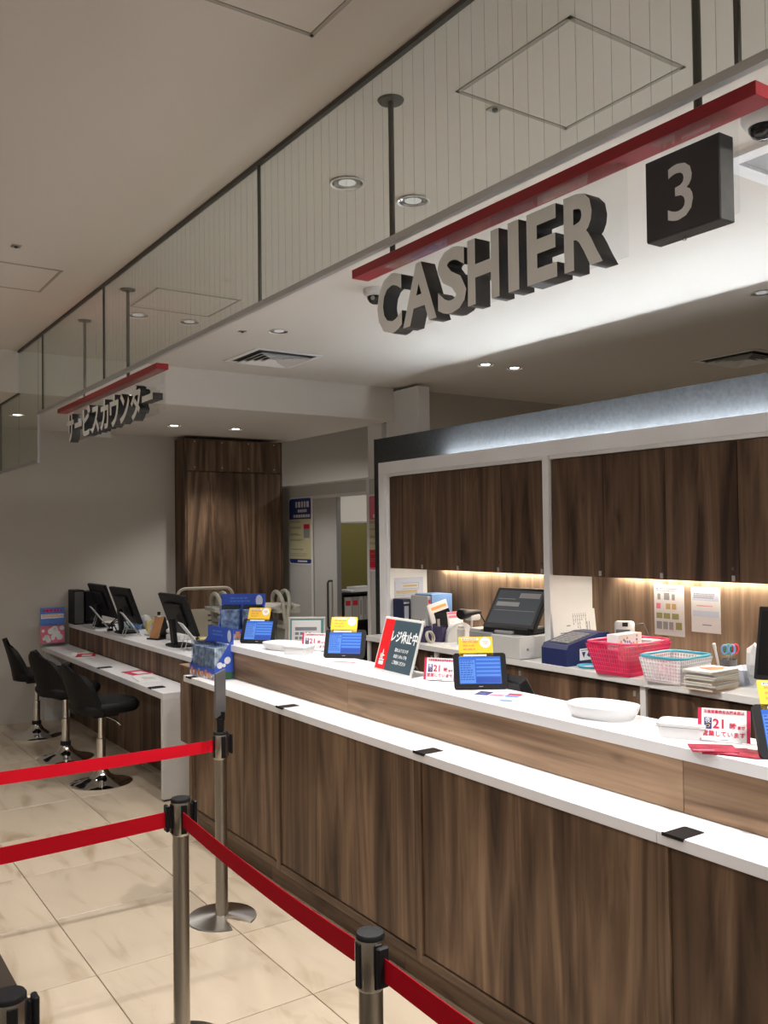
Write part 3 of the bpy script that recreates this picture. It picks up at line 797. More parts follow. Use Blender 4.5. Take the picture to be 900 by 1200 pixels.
def yellow_card(tab, label, dx=0.0, z=.135):
    t = thing('yellow_notice_card', label, 'card', tab.location, tab.rotation_euler[2], 'yellow cards above the tablets')
    Ml = T(0, 0, .004) @ lean(24) @ T(dx, .0, z)
    w, h = .134, .082
    bm = BM(); prism(bm, rrect(w, h, .006, 4, -w / 2, 0), .002, Ml); obj('card', bm, 'print_yellow', t)
    quads('title_band', [(-.055, .012, .068, .076), (-.05, .04, .003, .010)], 'print_white', t, -.0004, Ml, .0003)
    bm = BM(); lathe(bm, [(.0215, 0), (.0215, .0006)], 24, Ml @ T(.038, -.0002, .058) @ Matrix.Rotation(PI / 2, 4, 'X')); b = obj('speech_bubble', bm, 'print_white', t)
    quads('small_print', scribble(-.050, .010, .020, .064, 3, .35, random.Random(5)) + [(.026, .050, .062, .064), (.028, .050, .057, .059), (.030, .046, .052, .054)], 'print_orange', t, -.0009, Ml, .0003)
    quads('title_print', scribble(-.052, .008, .0695, .0745, 1, .9, random.Random(8)), 'ink_grey', t, -.0009, Ml, .0003)
    return t
TABS = [(2.218, 4.546, -51, 'blue screen tablet farthest along the counter near the display boxes'),
        (2.29, 3.735, -46, 'blue screen tablet left of the red and dark register closed sign'),
        (2.242, 2.647, -34, 'blue screen tablet in the middle before the cash register'),
        (2.215, 1.335, -36, 'blue screen tablet cut by the right edge of the picture')]
tb = [tablet(*a) for a in TABS]
for (o, Ml), lb in zip(tb, ('yellow notice card on top of the farthest tablet', 'yellow notice card on the tablet left of the register closed sign', 'yellow notice card on the middle tablet before the register', 'yellow notice card on the tablet at the right edge')):
    yellow_card(o, lb, -.012, .126)

def hours_card(x, y, deg, label):
    w, h = .141, .09
    t = thing('opening_hours_card', label, 'card', (x, y, ZT), math.radians(deg), 'red and white opening hours cards')
    Ml = lean(12)
    bx('card', -w / 2, w / 2, 0, .0016, .004, h + .004, 'print_white', t, 0, Ml)
    for a in (-w / 2, w / 2 - .010): quads('red_border', [(a, a + .010, .004, h + .004)], 'print_crimson', t, -.0001, Ml, .0003)
    text('三省堂書店名古屋本店は', .0100, 0, h - .0085, 'print_crimson', t, Ml, offset=.0002)
    text('21', .036, -.012, .040, 'print_crimson', t, Ml, offset=.0007)
    text('時', .019, .024, .041, 'print_crimson', t, Ml, offset=.0002)
    text('まで', .0105, .046, .041, 'print_crimson', t, Ml, offset=.0003)
    text('営業しています', .0165, 0, .018, 'print_crimson', t, Ml, offset=.0002)
    quads('night_panel', [(-.053, -.033, .036, .068)], 'print_navy', t, -.0003, Ml, .0003)
    text('夜', .0165, -.043, .054, 'print_white', t, Ml, y=-.0014, offset=.0001)
    text('つ', .0140, -.043, .040, 'print_yellow', t, Ml, y=-.0014, offset=.0001)
    quads('footer_print', [(-.012, .012, .007, .009)], 'ink_grey', t, -.0003, Ml, .0003)
    bx('foot', -.05, .05, -.004, .035, 0, .004, 'acrylic', t)
    return t
hours_card(2.312, 4.06, -50, 'red bordered white opening hours card beside the tablet near the far end')
hours_card(2.238, 2.905, -60, 'red bordered white opening hours card between closed sign and middle tablet')
hours_card(2.218, 1.567, -62, 'red bordered white opening hours card nearest the camera')

# register closed sign
t = thing('register_closed_sign', 'framed dark and red sign saying the register is closed', 'sign', (2.195, 3.19, ZT), math.radians(-94))
w, h = .315, .245; Ml = lean(17)
bm = BM(); box(bm, -w / 2, w / 2, 0, .008, 0, h, Ml, .002); obj('frame', bm, 'light_grey', t)
quads('print_dark', [(-w / 2 + .011, w / 2 - .011, .011, h - .011)], 'slate', t, -.0002, Ml, .0006)
quads('print_red', [(-w / 2 + .011, -w / 2 + .092, .011, h - .011)], 'sign_bright_red', t, -.0010, Ml, .0003)
text('レジ休止中', .055, .038, .142, 'print_white', t, Ml, y=-.0014, offset=.0010, sx=.80)
for k, ln in enumerate(('恐れ入りますが', 'お近くのレジを', 'ご利用ください')): text(ln, .0185, .042, .098 - k * .027, 'print_white', t, Ml, y=-.0014, sx=.85)
text('止', .042, -.105, .052, 'print_white', t, Ml, y=-.0018, offset=.001)
quads('icon', [(-.124, -.086, .030, .046), (-.1075, -.1025, .088, .098)], 'print_white', t, -.0014, Ml, .0003)
bx('back_stay', -.03, .03, .02, .10, 0, .004, 'alu', t); bx('back_stay', -.03, .03, .004, .0075, .0, .1, 'alu', t, 0, T(0, .095, 0) @ Matrix.Rotation(math.radians(28), 4, 'X'))

# trays and boxes
def oval_tray(x, y, z, deg, label, a=.118, b=.085, h=.04):
    t = thing('oval_tray', label, 'tray', (x, y, z), math.radians(deg))
    bm = BM(); n = 40
    def ring(sa, sb, zz): return [(sa * math.copysign(abs(math.cos(2 * PI * i / n)) ** .75, math.cos(2 * PI * i / n)), sb * math.copysign(abs(math.sin(2 * PI * i / n)) ** .75, math.sin(2 * PI * i / n)), zz) for i in range(n)]
    loft(bm, [ring(a * .82, b * .78, 0), ring(a * .93, b * .9, h * .45), ring(a, b, h), ring(a * .99, b * .985, h + .003), ring(a * .955, b * .94, h), ring(a * .87, b * .84, h * .4), ring(a * .78, b * .74, .005)])
    obj('dish', bm, 'white_plastic', t, True)
    bm = BM(); n = 40
    loft(bm, [ring(a * .70, b * .66, .0052), ring(a * .70, b * .66, .008)]); obj('rubber_liner', bm, 'light_grey', t)
oval_tray(2.225, 2.02, ZT, -74, 'oval white coin tray on the counter right of the middle tablet')
oval_tray(2.225, 4.235, ZT, -74, 'oval white coin tray between the two far tablets', .12, .085, .035)
def case_box(x, y, deg, label, w=.135, d=.10, h=.045):
    t = thing('white_case', label, 'box', (x, y, ZT), math.radians(deg))
    bm = BM(); loft(bm, [squircle(w * .9, d * .88, 0, 28, 8), squircle(w, d, h * .75, 28, 8)]); obj('tub', bm, 'white_plastic', t)
    bm = BM(); loft(bm, [squircle(w * 1.04, d * 1.05, h * .75, 28, 8), squircle(w * 1.04, d * 1.05, h * .95, 28, 8), squircle(w * .96, d * .95, h, 28, 8)]); l = obj('lid', bm, 'white_plastic', t)
    bx('label_plate', -.012, .012, -d * .44, d * .0 - d * .455, h * .4, h * .6, 'light_grey', t)
    quads('slot', [(-w * .52, w * .52, h * .74, h * .78)], 'mid_grey', t, -d * .524, None, .001)
case_box(2.20, 1.69, -62, 'white lidded case behind the nearest opening hours card')
case_box(2.20, 4.02, -60, 'white lidded case behind the far opening hours card', .14, .1, .045)
# leaflets
def leaflet(name, label, x, y, z, deg, w, d, mats, group=None):
    t = thing(name, label, 'leaflet', (x, y, z), math.radians(deg), group)
    bx('sheet', -w / 2, w / 2, -d / 2, d / 2, 0, .0012, mats[0], t)
    for k, m in enumerate(mats[1:]):
        bm = BM(); a = -w * .42 + (k % 3) * w * .29; b = -d * .38 + (k // 3) * d * .4
        box(bm, a, a + w * .27, b, b + d * .37, .0012, .0015); obj('print', bm, m, t)
    return t
leaflet('colour_leaflet', 'colourful leaflet lying before the middle tablet', 2.225, 2.53, ZT, -62, .20, .10, ['paper', 'print_navy', 'print_pink', 'print_sky', 'purple', 'print_white', 'print_red'])
leaflet('pale_leaflet', 'pale leaflet lying beside the colourful one on the counter', 2.20, 2.385, ZT, -58, .17, .07, ['paper_blue', 'print_sky', 'print_white', 'light_grey'])
t = thing('pen_tray', 'small pale pen slip lying before the tablet by the closed sign', 'slip', (2.20, 3.62, ZT), math.radians(-60)); bx('slip', -.08, .08, -.012, .012, 0, .004, 'light_grey', t); bx('red_strip', -.03, .08, -.006, .004, .004, .006, 'print_pink', t)
for k, (dx, dy, dg) in enumerate(((0, 0, -52), (.012, -.035, -66), (-.012, .03, -44))):
    t = thing('red_envelope', ('red printed leaflet at the bottom of the fan under the hours card', 'red printed leaflet in the middle of the fan under the hours card', 'red printed leaflet on top of the fan under the hours card')[k], 'leaflet', (2.135 + dx, 1.505 + dy, ZT + k * .0022), math.radians(dg), 'red leaflets in a fan')
    bx('sheet', -.06, .06, -.045, .045, 0, .0018, 'red_print_paper', t); bx('stripe', -.055, .0, -.03, -.022, .0018, .002, 'print_pink', t)

# postcard display boxes (plain sky blue print)
def display_box(x, y, z, deg, label, w=.30, d=.12, h=.275):
    t = thing('display_box', label, 'display box', (x, y, z), math.radians(deg), 'blue card display boxes')
    bx('base', -w / 2, w / 2, 0, d, 0, .012, 'print_blue', t)
    bx('back_card', -w / 2, w / 2, d - .003, d, .0, h, 'print_blue', t)
    bx('front_lip', -w / 2, w / 2, 0, .003, 0, .062, 'print_blue', t)
    quads('lip_print', [(-w / 2, w / 2, .0, .034)], 'flower_mix', t, -.0001, None, .0004)
    quads('lip_print', [(-w / 2 + .02 + k * .042, -w / 2 + .045 + k * .042, .012, .05 - .01 * (k % 2)) for k in range(6)], 'fig_orange', t, -.0006, None, .0004)
    for s in (-1, 1):
        bm = BM(); prism(bm, [(0, 0), (d, 0), (d, h * .78), (d * .7, h * .66), (0, .062)], .003, T(s * w / 2 - (.003 if s > 0 else 0), 0, 0) @ Matrix.Rotation(PI / 2, 4, 'Z') @ T(0, -.003, 0)); sp_ = obj('side_panel', bm, 'print_blue', t)
        bm = BM(); rr = random.Random(4)
        for k in range(7):
            lathe(bm, [(.008 + .012 * rr.random(), 0), (.006, .0006)], 12, T(s * (w / 2 + .0002), .02 + rr.random() * (d - .045), .065 + rr.random() * .05) @ Matrix.Rotation(s * PI / 2, 4, 'Y'))
        obj('cloud_print', bm, 'print_white', sp_)
        bm = BM()
        box(bm, s * (w / 2 + .0003) - .0003, s * (w / 2 + .0003) + .0003, .004, d - .004, .004, .04); obj('meadow_print', bm, 'print_green', sp_)
    bm = BM(); lathe(bm, [(.026, 0), (.026, .0006)], 20, T(w * .36, d - .0035, h * .84) @ Matrix.Rotation(PI / 2, 4, 'X') @ Matrix.Diagonal((.8, 1.3, 1, 1))); obj('oval_print', bm, 'paper_blue', t)
    quads('title_print', scribble(-w * .3, w * .2, h * .78, h * .92, 2, .5, random.Random(2)), 'print_sky', t, d - .0035, None, .0005)
    for k in range(2):
        x0 = -w / 2 + .01 + k * (w / 2 - .004)
        bx('card_stack', x0 + .006, x0 + w / 2 - .024, .012, d - .018, .013, .172, 'cloud_print', t)
        for q in range(6):
            bx('clear_case', x0, x0 + w / 2 - .018, .006 + q * .016, .0075 + q * .016, .012, .20, 'case_plastic', t)
display_box(1.972, 4.735, .8705, -90 + 4, 'blue card display box standing on the far end of the ledge')
display_box(2.228, 4.775, ZT, -35, 'blue card display box on the counter top behind the far tablet', .26, .12, .26)

# ------------------------------------------------------------------ back counter
def poster(name, label, cat, loc, deg, w, h, base, prints, tilt=0, t_=.001, group=None):
    t = thing(name, label, cat, loc, math.radians(deg), group); Ml = lean(tilt)
    bx('sheet', -w / 2, w / 2, -t_, 0, 0, h, base, t, 0, Ml)
    for k, (m, rects) in enumerate(prints):
        quads('print', [(a * w, b * w, c * h, d * h) for a, b, c, d in rects], m, t, -t_ - .0002 - k * .0003, Ml, .0003)
    return t
R = random.Random(11)
poster('notice_sheet', 'white sheet with small printed pictures taped on the back board', 'poster', (XB - .0005, 3.162, 1.09), -90, .198, .276, 'paper',
       [('ink_grey', [(-.42, -.36, .90, .94), (-.3, .3, .91, .93)] + scribble(-.42, .3, .855, .89, 1)), ('mid_grey', [(-.38, -.28, .70, .82), (-.16, .02, .70, .84), (.1, .2, .70, .82)]),
        ('print_tan', [(-.1, .05, .52, .63), (.1, .24, .52, .63)]), ('print_pink', [(-.42, -.28, .52, .63)]), ('print_olive', [(-.42, -.22, .33, .44), (-.18, .04, .33, .44), (.1, .32, .33, .44), (.22, .42, .13, .27)]), ('mid_grey', [(-.42, -.24, .12, .27), (-.2, -.04, .12, .27), (0, .14, .12, .27)])])
poster('notice_sheet', 'crinkled white sheet hanging right of the picture sheet on the back board', 'poster', (XB - .0005, 2.93, 1.125), -90, .178, .237, 'paper',
       [('paper_blue', [(-.45, .45, .70, .88), (-.45, .45, .35, .48)]), ('ink_grey', scribble(-.4, .4, .74, .86, 3) + [(-.12, .2, .16, .18)]), ('print_pink', scribble(-.3, .3, .56, .6, 1))])
poster('roster_sheet', 'printed timetable sheet pinned inside the left bay beside the binders', 'poster', (3.838, 5.349, 1.08), 0, .285, .262, 'paper_blue',
       [('ink_grey', [(-.4, -.39, .1, .9), (-.18, .36, .84, .85), (-.18, .36, .68, .69), (.35, .36, .68, .85)] + [(-.4, .36, z, z + .008) for z in (.25, .45, .64)]), ('print_tan', [(-.36, .3, .58, .63), (-.14, .3, .74, .79)]), ('file_grey', scribble(-.36, .34, .47, .57, 2) + scribble(-.36, .34, .27, .44, 3))])
t = poster('handwritten_sheet', 'white handwritten sheet leaning on the divider behind the coin counter', 'poster', (3.855, 3.675, BZ + .001), 0, .375, .272, 'paper', [], 6, .0012)
Ml = lean(6); R = random.Random(3)
quads('writing', [(-.02 + k * .017, -.017 + k * .017 + .003 * (j % 2), .25 - j * .011 - .009, .25 - j * .011) for k in range(7) for j in range(3 + R.randrange(8))] + [(.09 + k * .018, .095 + k * .018, .13 + R.random() * .07, .2) for k in range(3)] + [(-.15 + R.random() * .12, -.13 + R.random() * .1, z, z + .006) for z in (.1, .12, .14, .18)], 'ink_grey', t, -.0014, Ml, .0003)
# binders and files in the left bay
t = thing('binder', 'dark navy lever arch binder in the left bay', 'binder', (3.70, 5.22, BZ), math.radians(2))
bx('cover', 0, .075, 0, .115, 0, .26, 'binder_navy', t, .003); bx('spine_label', .016, .055, -.001, 0, .10, .21, 'paper_blue', t); bx('cap_band', .012, .06, -.001, 0, .226, .238, 'light_grey', t)
t = thing('file_box', 'grey file box with blue folder edge in the left bay', 'file box', (3.782, 5.03, BZ), 0)
bx('box', 0, .21, .0, .20, 0, .285, 'file_grey', t, .003); bx('blue_folder', .028, .21, -.012, .19, .05, .297, 'file_blue', t, .002); bx('red_tab', .004, .022, -.001, 0, .235, .262, 'print_red', t)
t = thing('tablet_stand', 'white clipboard leaning in front of the grey file box', 'clipboard', (3.80, 4.95, BZ + .001), 0)
Ml = Matrix.Rotation(math.radians(-13), 4, 'Y') @ lean(8)
bx('board', 0, .165, 0, .006, 0, .235, 'white_plastic', t, .001, Ml); bx('frame_edge', -.012, .0, -.004, .008, 0, .235, 'light_grey', t, .001, Ml); bx('dark_print', .03, .165, -.002, 0, .02, .17, 'black_gloss', t, 0, Ml); bx('title_band', .02, .15, -.002, 0, .19, .21, 'print_orange', t, 0, Ml)
for i, (x, y, lb) in enumerate(((3.905, 4.86, 'pink edged booklet standing at the back of the pair'), (3.885, 4.82, 'pink edged booklet standing at the front of the pair'))):
    t = thing('pink_booklet', lb, 'booklet', (x, y, BZ), 0); Ml = lean(10)
    bx('cover', -.06, .06, 0, .006, 0, .185 - .02 * i, 'print_white', t, 0, Ml); bx('pink_top', -.06, .06, -.0012, 0, .165 - .02 * i, .184 - .02 * i, 'print_pink', t, 0, Ml); bx('print', -.035, .04, -.0012, 0, .09, .12, 'paper_blue', t, 0, Ml)
def pen_box(x, y, deg, label):
    t = thing('pen_box', label, 'pen holder', (x, y, BZ), math.radians(deg))
    bm = BM(); w = .07
    for q in ((-w / 2, w / 2, -w / 2, -w / 2 + .004, .095), (-w / 2, w / 2, w / 2 - .004, w / 2, .12), (-w / 2, -w / 2 + .004, -w / 2, w / 2, .105), (w / 2 - .004, w / 2, -w / 2, w / 2, .105)): box(bm, q[0], q[1], q[2], q[3], .004, q[4])
    box(bm, -w / 2, w / 2, -w / 2, w / 2, 0, .004); obj('box', bm, 'purple', t)
    for k in range(3):
        bm = BM(); cyl(bm, (-.02 + k * .018, 0, .006), (-.025 + k * .024, .012, .15), .004, 8); obj('pen', bm, ('black_plastic', 'beige_metal', 'light_grey')[k], t)
pen_box(3.60, 4.83, 18, 'dark purple pen box beside the tape roll, left one'); pen_box(3.69, 4.78, 30, 'dark purple pen box beside the tape roll, right one')
t = thing('tape_roll', 'cream tape roll resting against the purple pen boxes', 'tape', (3.585, 4.745, BZ + .042), math.radians(20))
bm = BM(); lathe(bm, [(.034, -.01), (.042, -.01), (.042, .01), (.034, .01), (.034, -.01)], 24, Matrix.Rotation(PI / 2 - .3, 4, 'X'), False); obj('roll', bm, 'paper_old', t, True)
t = thing('tape_dispenser', 'large white half round desk tape dispenser', 'tape dispenser', (3.80, 4.68, BZ), math.radians(-12))
bm = BM(); prism(bm, [(.14 * math.cos(a * PI / 16) * .75, .13 * math.sin(a * PI / 16)) for a in range(17)], .06); obj('body', bm, 'white_plastic', t)
bm = BM(); cyl(bm, (0, -.004, .06), (0, 0, .06), .03, 20); obj('hub', bm, 'paper_old', t)
for x, y, r, h, m, lb in ((3.72, 4.585, .028, .12, 'light_grey', 'short white cylinder tub beside the tape dispenser'), (3.79, 4.49, .02, .085, 'purple', 'small dark bottle at the right of the desk supplies')):
    t = thing('supply_tub', lb, 'bottle', (x, y, BZ)); bm = BM(); lathe(bm, [(r, 0), (r, h * .82), (r * .8, h * .86)], 20); obj('body', bm, m, t, True); bm = BM(); lathe(bm, [(r * .82, h * .84), (r * .82, h), (r * .5, h * 1.01)], 20); obj('cap', bm, 'white_plastic' if m != 'purple' else 'black_plastic', t, True)
t = leaflet('white_dish', 'small white dish of slips before the desk supplies', 3.62, 4.55, BZ, -20, .14, .11, ['white_plastic', 'paper', 'paper_blue'])
# bar code scanner on its stand
t = thing('barcode_scanner', 'black and white hand scanner on a thin upright stand', 'scanner', (3.735, 4.50, BZ + .03), math.radians(-84))
bm = BM(); lathe(bm, [(.05, -.03), (.05, -.02), (.02, .016)], 24); obj('stand_base', bm, 'mid_grey', t, True)
bm = BM(); tube(bm, [(0, 0, .012), (0, 0, .07), (0, .006, .12), (0, 0, .145)], .007); obj('stand_neck', bm, 'light_grey', t, True)
bm = BM(); box(bm, -.03, .03, -.03, .06, .13, .17, None, .01, 2); obj('grip_cradle', bm, 'white_plastic', t, True)
bm = BM(); loft(bm, [[(p[0], y, .175 + s * p[2]) for p, s in ((q, 1) for q in [(w * math.cos(2 * PI * i / 16), 0, hh * math.sin(2 * PI * i / 16)) for i in range(16)])] for y, w, hh in ((-.10, .036, .030), (-.085, .042, .036), (-.02, .032, .026), (.05, .024, .02), (.08, .016, .014))]); obj('scanner_head', bm, 'black_plastic', t, True)
bm = BM(); tube(bm, [(0, .08, .17), (0, .12, .12), (.02, .13, .05), (.05, .12, .006), (.12, .1, .006)], .004); obj('cable', bm, 'black_plastic', t, True)
# register: printer, drawer, touch screen
t = thing('receipt_printer', 'grey receipt printer with blue flap left of the cash drawer', 'printer', (3.53, 4.06, BZ), 0)
bx('body', 0, .20, 0, .22, 0, .13, 'mid_grey', t, .006); bx('blue_flap', .01, .19, -.004, .10, .11, .133, 'coin_blue', t, .004); bx('lid', .004, .196, .11, .216, .13, .145, 'light_grey', t, .003)
t = thing('cash_drawer', 'white cash drawer box under the register screen', 'cash drawer', (3.50, 3.79, BZ), 0)
bx('body', 0, .37, 0, .25, 0, .128, 'light_grey', t, .004); bx('front_plate', -.006, .11, -.006, 0, .004, .132, 'white_plastic', t, .002); bx('lock', .05, .062, -.009, -.006, .05, .062, 'steel', t)
t = thing('register_screen', 'dark touch screen register tilted back on the cash drawer', 'register', (3.66, 4.0, BZ + .129), math.radians(-80))
bm = BM(); box(bm, -.17, .17, -.10, .10, 0, .04, None, .008); obj('foot', bm, 'black_plastic', t)
Ml = T(0, -.08, .032) @ lean(36)
bm = BM(); box(bm, -.19, .19, 0, .035, 0, .285, Ml, .006); obj('housing', bm, 'black_plastic', t)
s = quads('screen', [(-.165, .165, .03, .262)], 'screen_dim', t, 0, Ml); quads('screen_rows', [(-.15, -.02, .20, .203), (.0, .15, .21, .245), (-.15, .15, .12, .122), (-.15, .02, .15, .18)], 'mid_grey', s, -.0007, Ml, .0002)
bm = BM(); box(bm, -.05, .05, .035, .10, .06, .22, Ml, .01); obj('neck', bm, 'black_plastic', t)
bx('card_slot', -.06, .07, -.125, -.10, .004, .02, 'mid_grey', t, .002)
# coin counter
t = thing('coin_counter', 'dark blue coin counting machine with keypad and sticker', 'coin counter', (3.515, 3.44, BZ), 0)
prof = [(0, 0), (.29, 0), (.33, .055), (.345, .12), (.335, .165), (.255, .165), (.02, .115), (0, .09)]
bm = BM(); prism(bm, prof, .19); obj('body', bm, 'coin_blue', t)
bm = BM()
Mk = T(.03, 0, .1185) @ Matrix.Rotation(-math.atan2(.05, .235), 4, 'Y')
for i in range(6):
    for j in range(4): box(bm, .01 + i * .031, .034 + i * .031, .03 + j * .034, .056 + j * .034, 0, .005, Mk)
k = obj('keypad', bm, 'mid_grey', t)
s = bx('sticker', .10, .20, -.001, 0, .025, .088, 'print_white', t); quads('sticker_print', [(.108, .192, .078, .081)], 'ink', s, -.0012)
bm = BM(); prism(bm, [(.115, .07), (.145, .07), (.13, .038)], .0006, T(0, -.0018, 0)); prism(bm, [(.155, .05), (.17, .072), (.188, .06), (.175, .038)], .0006, T(0, -.0018, 0)); obj('sticker_icons', bm, 'print_navy', s)
# blue polythene bag and cyan ring tray
bm = BM(); bmesh.ops.create_icosphere(bm, subdivisions=3, radius=.07); rr = random.Random(5)
for v in bm.verts: v.co *= 1 + (rr.random() - .5) * .35; v.co.z *= .62; v.co.z = max(v.co.z, -.036)
tag(obj('plastic_bag', bm, 'blue_bag', None, False, (3.70, 3.33, BZ + .037)), 'crumpled pale blue plastic bag beside the coin counter', 'bag')
t = thing('blue_dish', 'flat cyan rimmed dish in front of the coin counter', 'dish', (3.60, 3.355, BZ)); bm = BM(); lathe(bm, [(.055, 0), (.068, .012), (.066, .013), (.052, .003)], 28); obj('rim', bm, 'cyan_rim', t, True); bx('slip', -.03, .03, -.02, .02, .004, .007, 'paper', t)
# baskets
def basket(x, y, deg, label, w0, d0, w1, d1, h, mat, rim):
    t = thing('plastic_basket', label, 'basket', (x, y, BZ), math.radians(deg))
    n = 10
    def P(u, v, side):
        ww, dd = w0 + (w1 - w0) * v, d0 + (d1 - d0) * v
        return {0: (-ww / 2 + ww * u, -dd / 2, h * v), 1: (ww / 2, -dd / 2 + dd * u, h * v), 2: (ww / 2 - ww * u, dd / 2, h * v), 3: (-ww / 2, dd / 2 - dd * u, h * v)}[side]
    for s in range(4):
        bm = BM()
        L = w1 if s % 2 == 0 else d1
        N = max(4, int(L / .016)); ro = 6
        def bar(a, b, q=.0022):
            cyl(bm, a, b, q, 5)
        for i in range(N + 1): bar(P(i / N, .12, s), P(i / N, .92, s))
        for j in range(ro + 1): bar(P(0, .12 + .8 * j / ro, s), P(1, .12 + .8 * j / ro, s))
        m = obj('mesh_side', bm, mat, t)
        bm = BM(); a = [bm.verts.new(P(u, v, s)) for u, v in ((0, 0), (1, 0), (1, .95), (0, .95))]; f = bm.faces.new(a); bmesh.ops.solidify(bm, geom=[f], thickness=.0016); obj('wall', bm, mat + '_film', t)
    bm = BM(); box(bm, -w0 / 2, w0 / 2, -d0 / 2, d0 / 2, 0, .003); obj('floor', bm, mat, t)
    bm = BM(); tube(bm, [(x_ , y_, h) for x_, y_, z_ in squircle(w1 + .006, d1 + .006, 0, 40, 7)], .0065, 8, True); obj('rim', bm, rim, t, True)
    return t
pm('basket_pink_film', (.85, .05, .18), .35); pm('basket_clear', (.84, .83, .87), .3); pm('basket_clear_film', (.84, .83, .87), .3)
for nm in ('basket_pink_film', 'basket_clear_film'):
    nt = MAT[nm].node_tree; nt.nodes['Principled BSDF'].inputs['Alpha'].default_value = .62 if 'pink' in nm else .5
basket(3.625, 3.11, 4, 'pink mesh basket holding a dotted box on the back counter', .27, .20, .36, .27, .165, 'basket_pink', 'basket_pink')
basket(3.60, 2.80, 4, 'clear mesh basket with cyan rim next to the pink basket', .22, .19, .27, .23, .125, 'basket_clear', 'cyan_rim')
t = thing('dotted_box', 'white box with coloured dots standing in the pink basket', 'box', (3.585, 3.085, BZ + .05), math.radians(6))
bx('carton', -.1, .1, -.02, .05, .01, .155, 'print_white', t, .001)
rr = random.Random(6)
for m in ('print_sky', 'print_orange', 'print_tan', 'teal'):
    bm = BM()
    for k in range(8): lathe(bm, [(.007, 0), (.006, .0005)], 10, T(-.095 + rr.random() * .19, -.0202, .02 + rr.random() * .125) @ Matrix.Rotation(PI / 2, 4, 'X'))
    obj('dot_print', bm, m, t)
for x, y, lb, m in ((3.69, 3.12, 'pink paper roll in the pink basket', 'print_pink'), (3.58, 2.83, 'red packet in the clear basket', 'print_pink')):
    t = thing('small_packet', lb, 'packet', (x, y, BZ + .003)); bx('wrap', -.045, .045, -.03, .03, .0, .13 if 'roll' in lb else .10, m, t, .01); bx('seal', -.045, .045, -.031, -.029, .085, .095, 'print_white', t)
t = thing('white_slip_box', 'grey plastic clip box lying in the pink basket', 'box', (3.755, 3.1, BZ + .003)); bx('body', -.02, .05, -.05, .05, 0, .15, 'light_grey', t, .004); bx('lid', -.022, .052, -.052, .052, .15, .158, 'white_plastic', t, .002)
t = thing('price_label', 'striped label in front on the clear basket', 'label', (3.64, 2.682, BZ + .03), math.radians(4)); bx('sticker', -.045, .035, -.001, 0, -.01, .03, 'paper', t); quads('bars', [(-.04 + k * .008, -.037 + k * .008, .012, .026) for k in range(9)] + [(-.01, .02, -.007, .005)], 'ink_grey', t, -.0012)
# yellow ribbon bunch, scissors cup
t = thing('ribbon_bunch', 'small bunch of yellow ribbon behind the clear basket', 'ribbon', (3.80, 2.85, BZ))
bm = BM(); rr = random.Random(2)
for k in range(8): tube(bm, [(-.05 + .1 * rr.random(), -.03 + .06 * rr.random(), .004 + .1 * rr.random()) for q in range(5)], .006, 5)
obj('ribbon', bm, 'print_yellow', t); bx('tub', -.06, .06, -.04, .04, 0, .09, 'cyan_rim', t, .01)
t = thing('tool_cup', 'dark cup holding scissors behind the stacked magazines', 'cup', (3.82, 2.66, BZ))
bm = BM(); lathe(bm, [(.034, 0), (.038, .10), (.035, .10), (.031, .006)], 20); obj('cup', bm, 'grey_plastic', t, True)
for i, (x, m, lb) in enumerate(((-.012, 'file_blue', 'blue handled scissors standing in the dark cup'), (.016, 'scissor_green', 'green handled scissors standing in the dark cup'))):
    t = thing('scissors', lb, 'scissors', (3.82 + x, 2.655, BZ + .008), math.radians(-30))
    bm = BM(); box(bm, -.006, .006, -.0015, .0015, 0, .11, None, .0005); obj('blade', bm, 'steel', t)
    for s in (-1, 1):
        bm = BM(); tube(bm, [(s * .018 + .015 * math.cos(a * PI / 8), 0, .14 + .022 * math.sin(a * PI / 8)) for a in range(16)], .005, 6, True); obj('handle', bm, m if s < 0 or i == 0 else 'print_red', t, True)
t = thing('white_marker', 'white marker pen leaning out of the dark cup', 'pen', (3.80, 2.69, BZ + .008)); bm = BM(); cyl(bm, (0, 0, 0), (-.045, 0, .145), .006, 10); obj('barrel', bm, 'white_plastic', t); bm = BM(); cyl(bm, (-.045, 0, .145), (-.053, 0, .17), .008, 10); obj('cap', bm, 'light_grey', t)
# magazines
for k in range(9):
    top = k == 8
    o = thing('magazine', 'topmost magazine of the stack with orange picture cover' if top else ('lowest', 'second lowest', 'third lowest', 'fourth lowest', 'fifth lowest', 'fourth highest', 'third highest', 'second highest', '')[k] + ' magazine of the stack beside the clear basket', 'magazine', (3.565 + .006 * math.sin(k * 2.1), 2.575 + .006 * math.cos(k * 1.7), BZ + k * .0098), math.radians(4 + 3 * math.sin(k * 1.3)), 'stacked magazines')
    bx('pages', -.105, .105, -.075, .075, .0008, .0088, 'paper_old', o); bx('cover', -.106, .106, -.076, .076, .0088, .0097, 'paper' if top else 'mid_grey', o); bx('cover', -.106, .106, -.076, .076, 0, .0008, 'print_orange' if k in (0, 1, 4) else 'mid_grey', o)
    if top:
        bm = BM(); prism(bm, [(-.04, -.03), (.02, -.05), (.09, -.02), (.06, .02), (.0, .06), (-.03, .03)], .0004, T(0, 0, .0101) @ Matrix.Rotation(-PI / 2, 4, 'X')); obj('cover_print', bm, 'fig_orange', o)
t = thing('clear_tray', 'pale blue clear tray behind the stacked magazines', 'tray', (3.82, 2.565, BZ))
bm = BM(); loft(bm, [squircle(.16, .10, 0, 28, 8), squircle(.19, .13, .07, 28, 8)], True); obj('tub', bm, 'paper_blue', t); bx('clip', -.02, .02, -.066, -.06, .03, .05, 'grey_plastic', t)
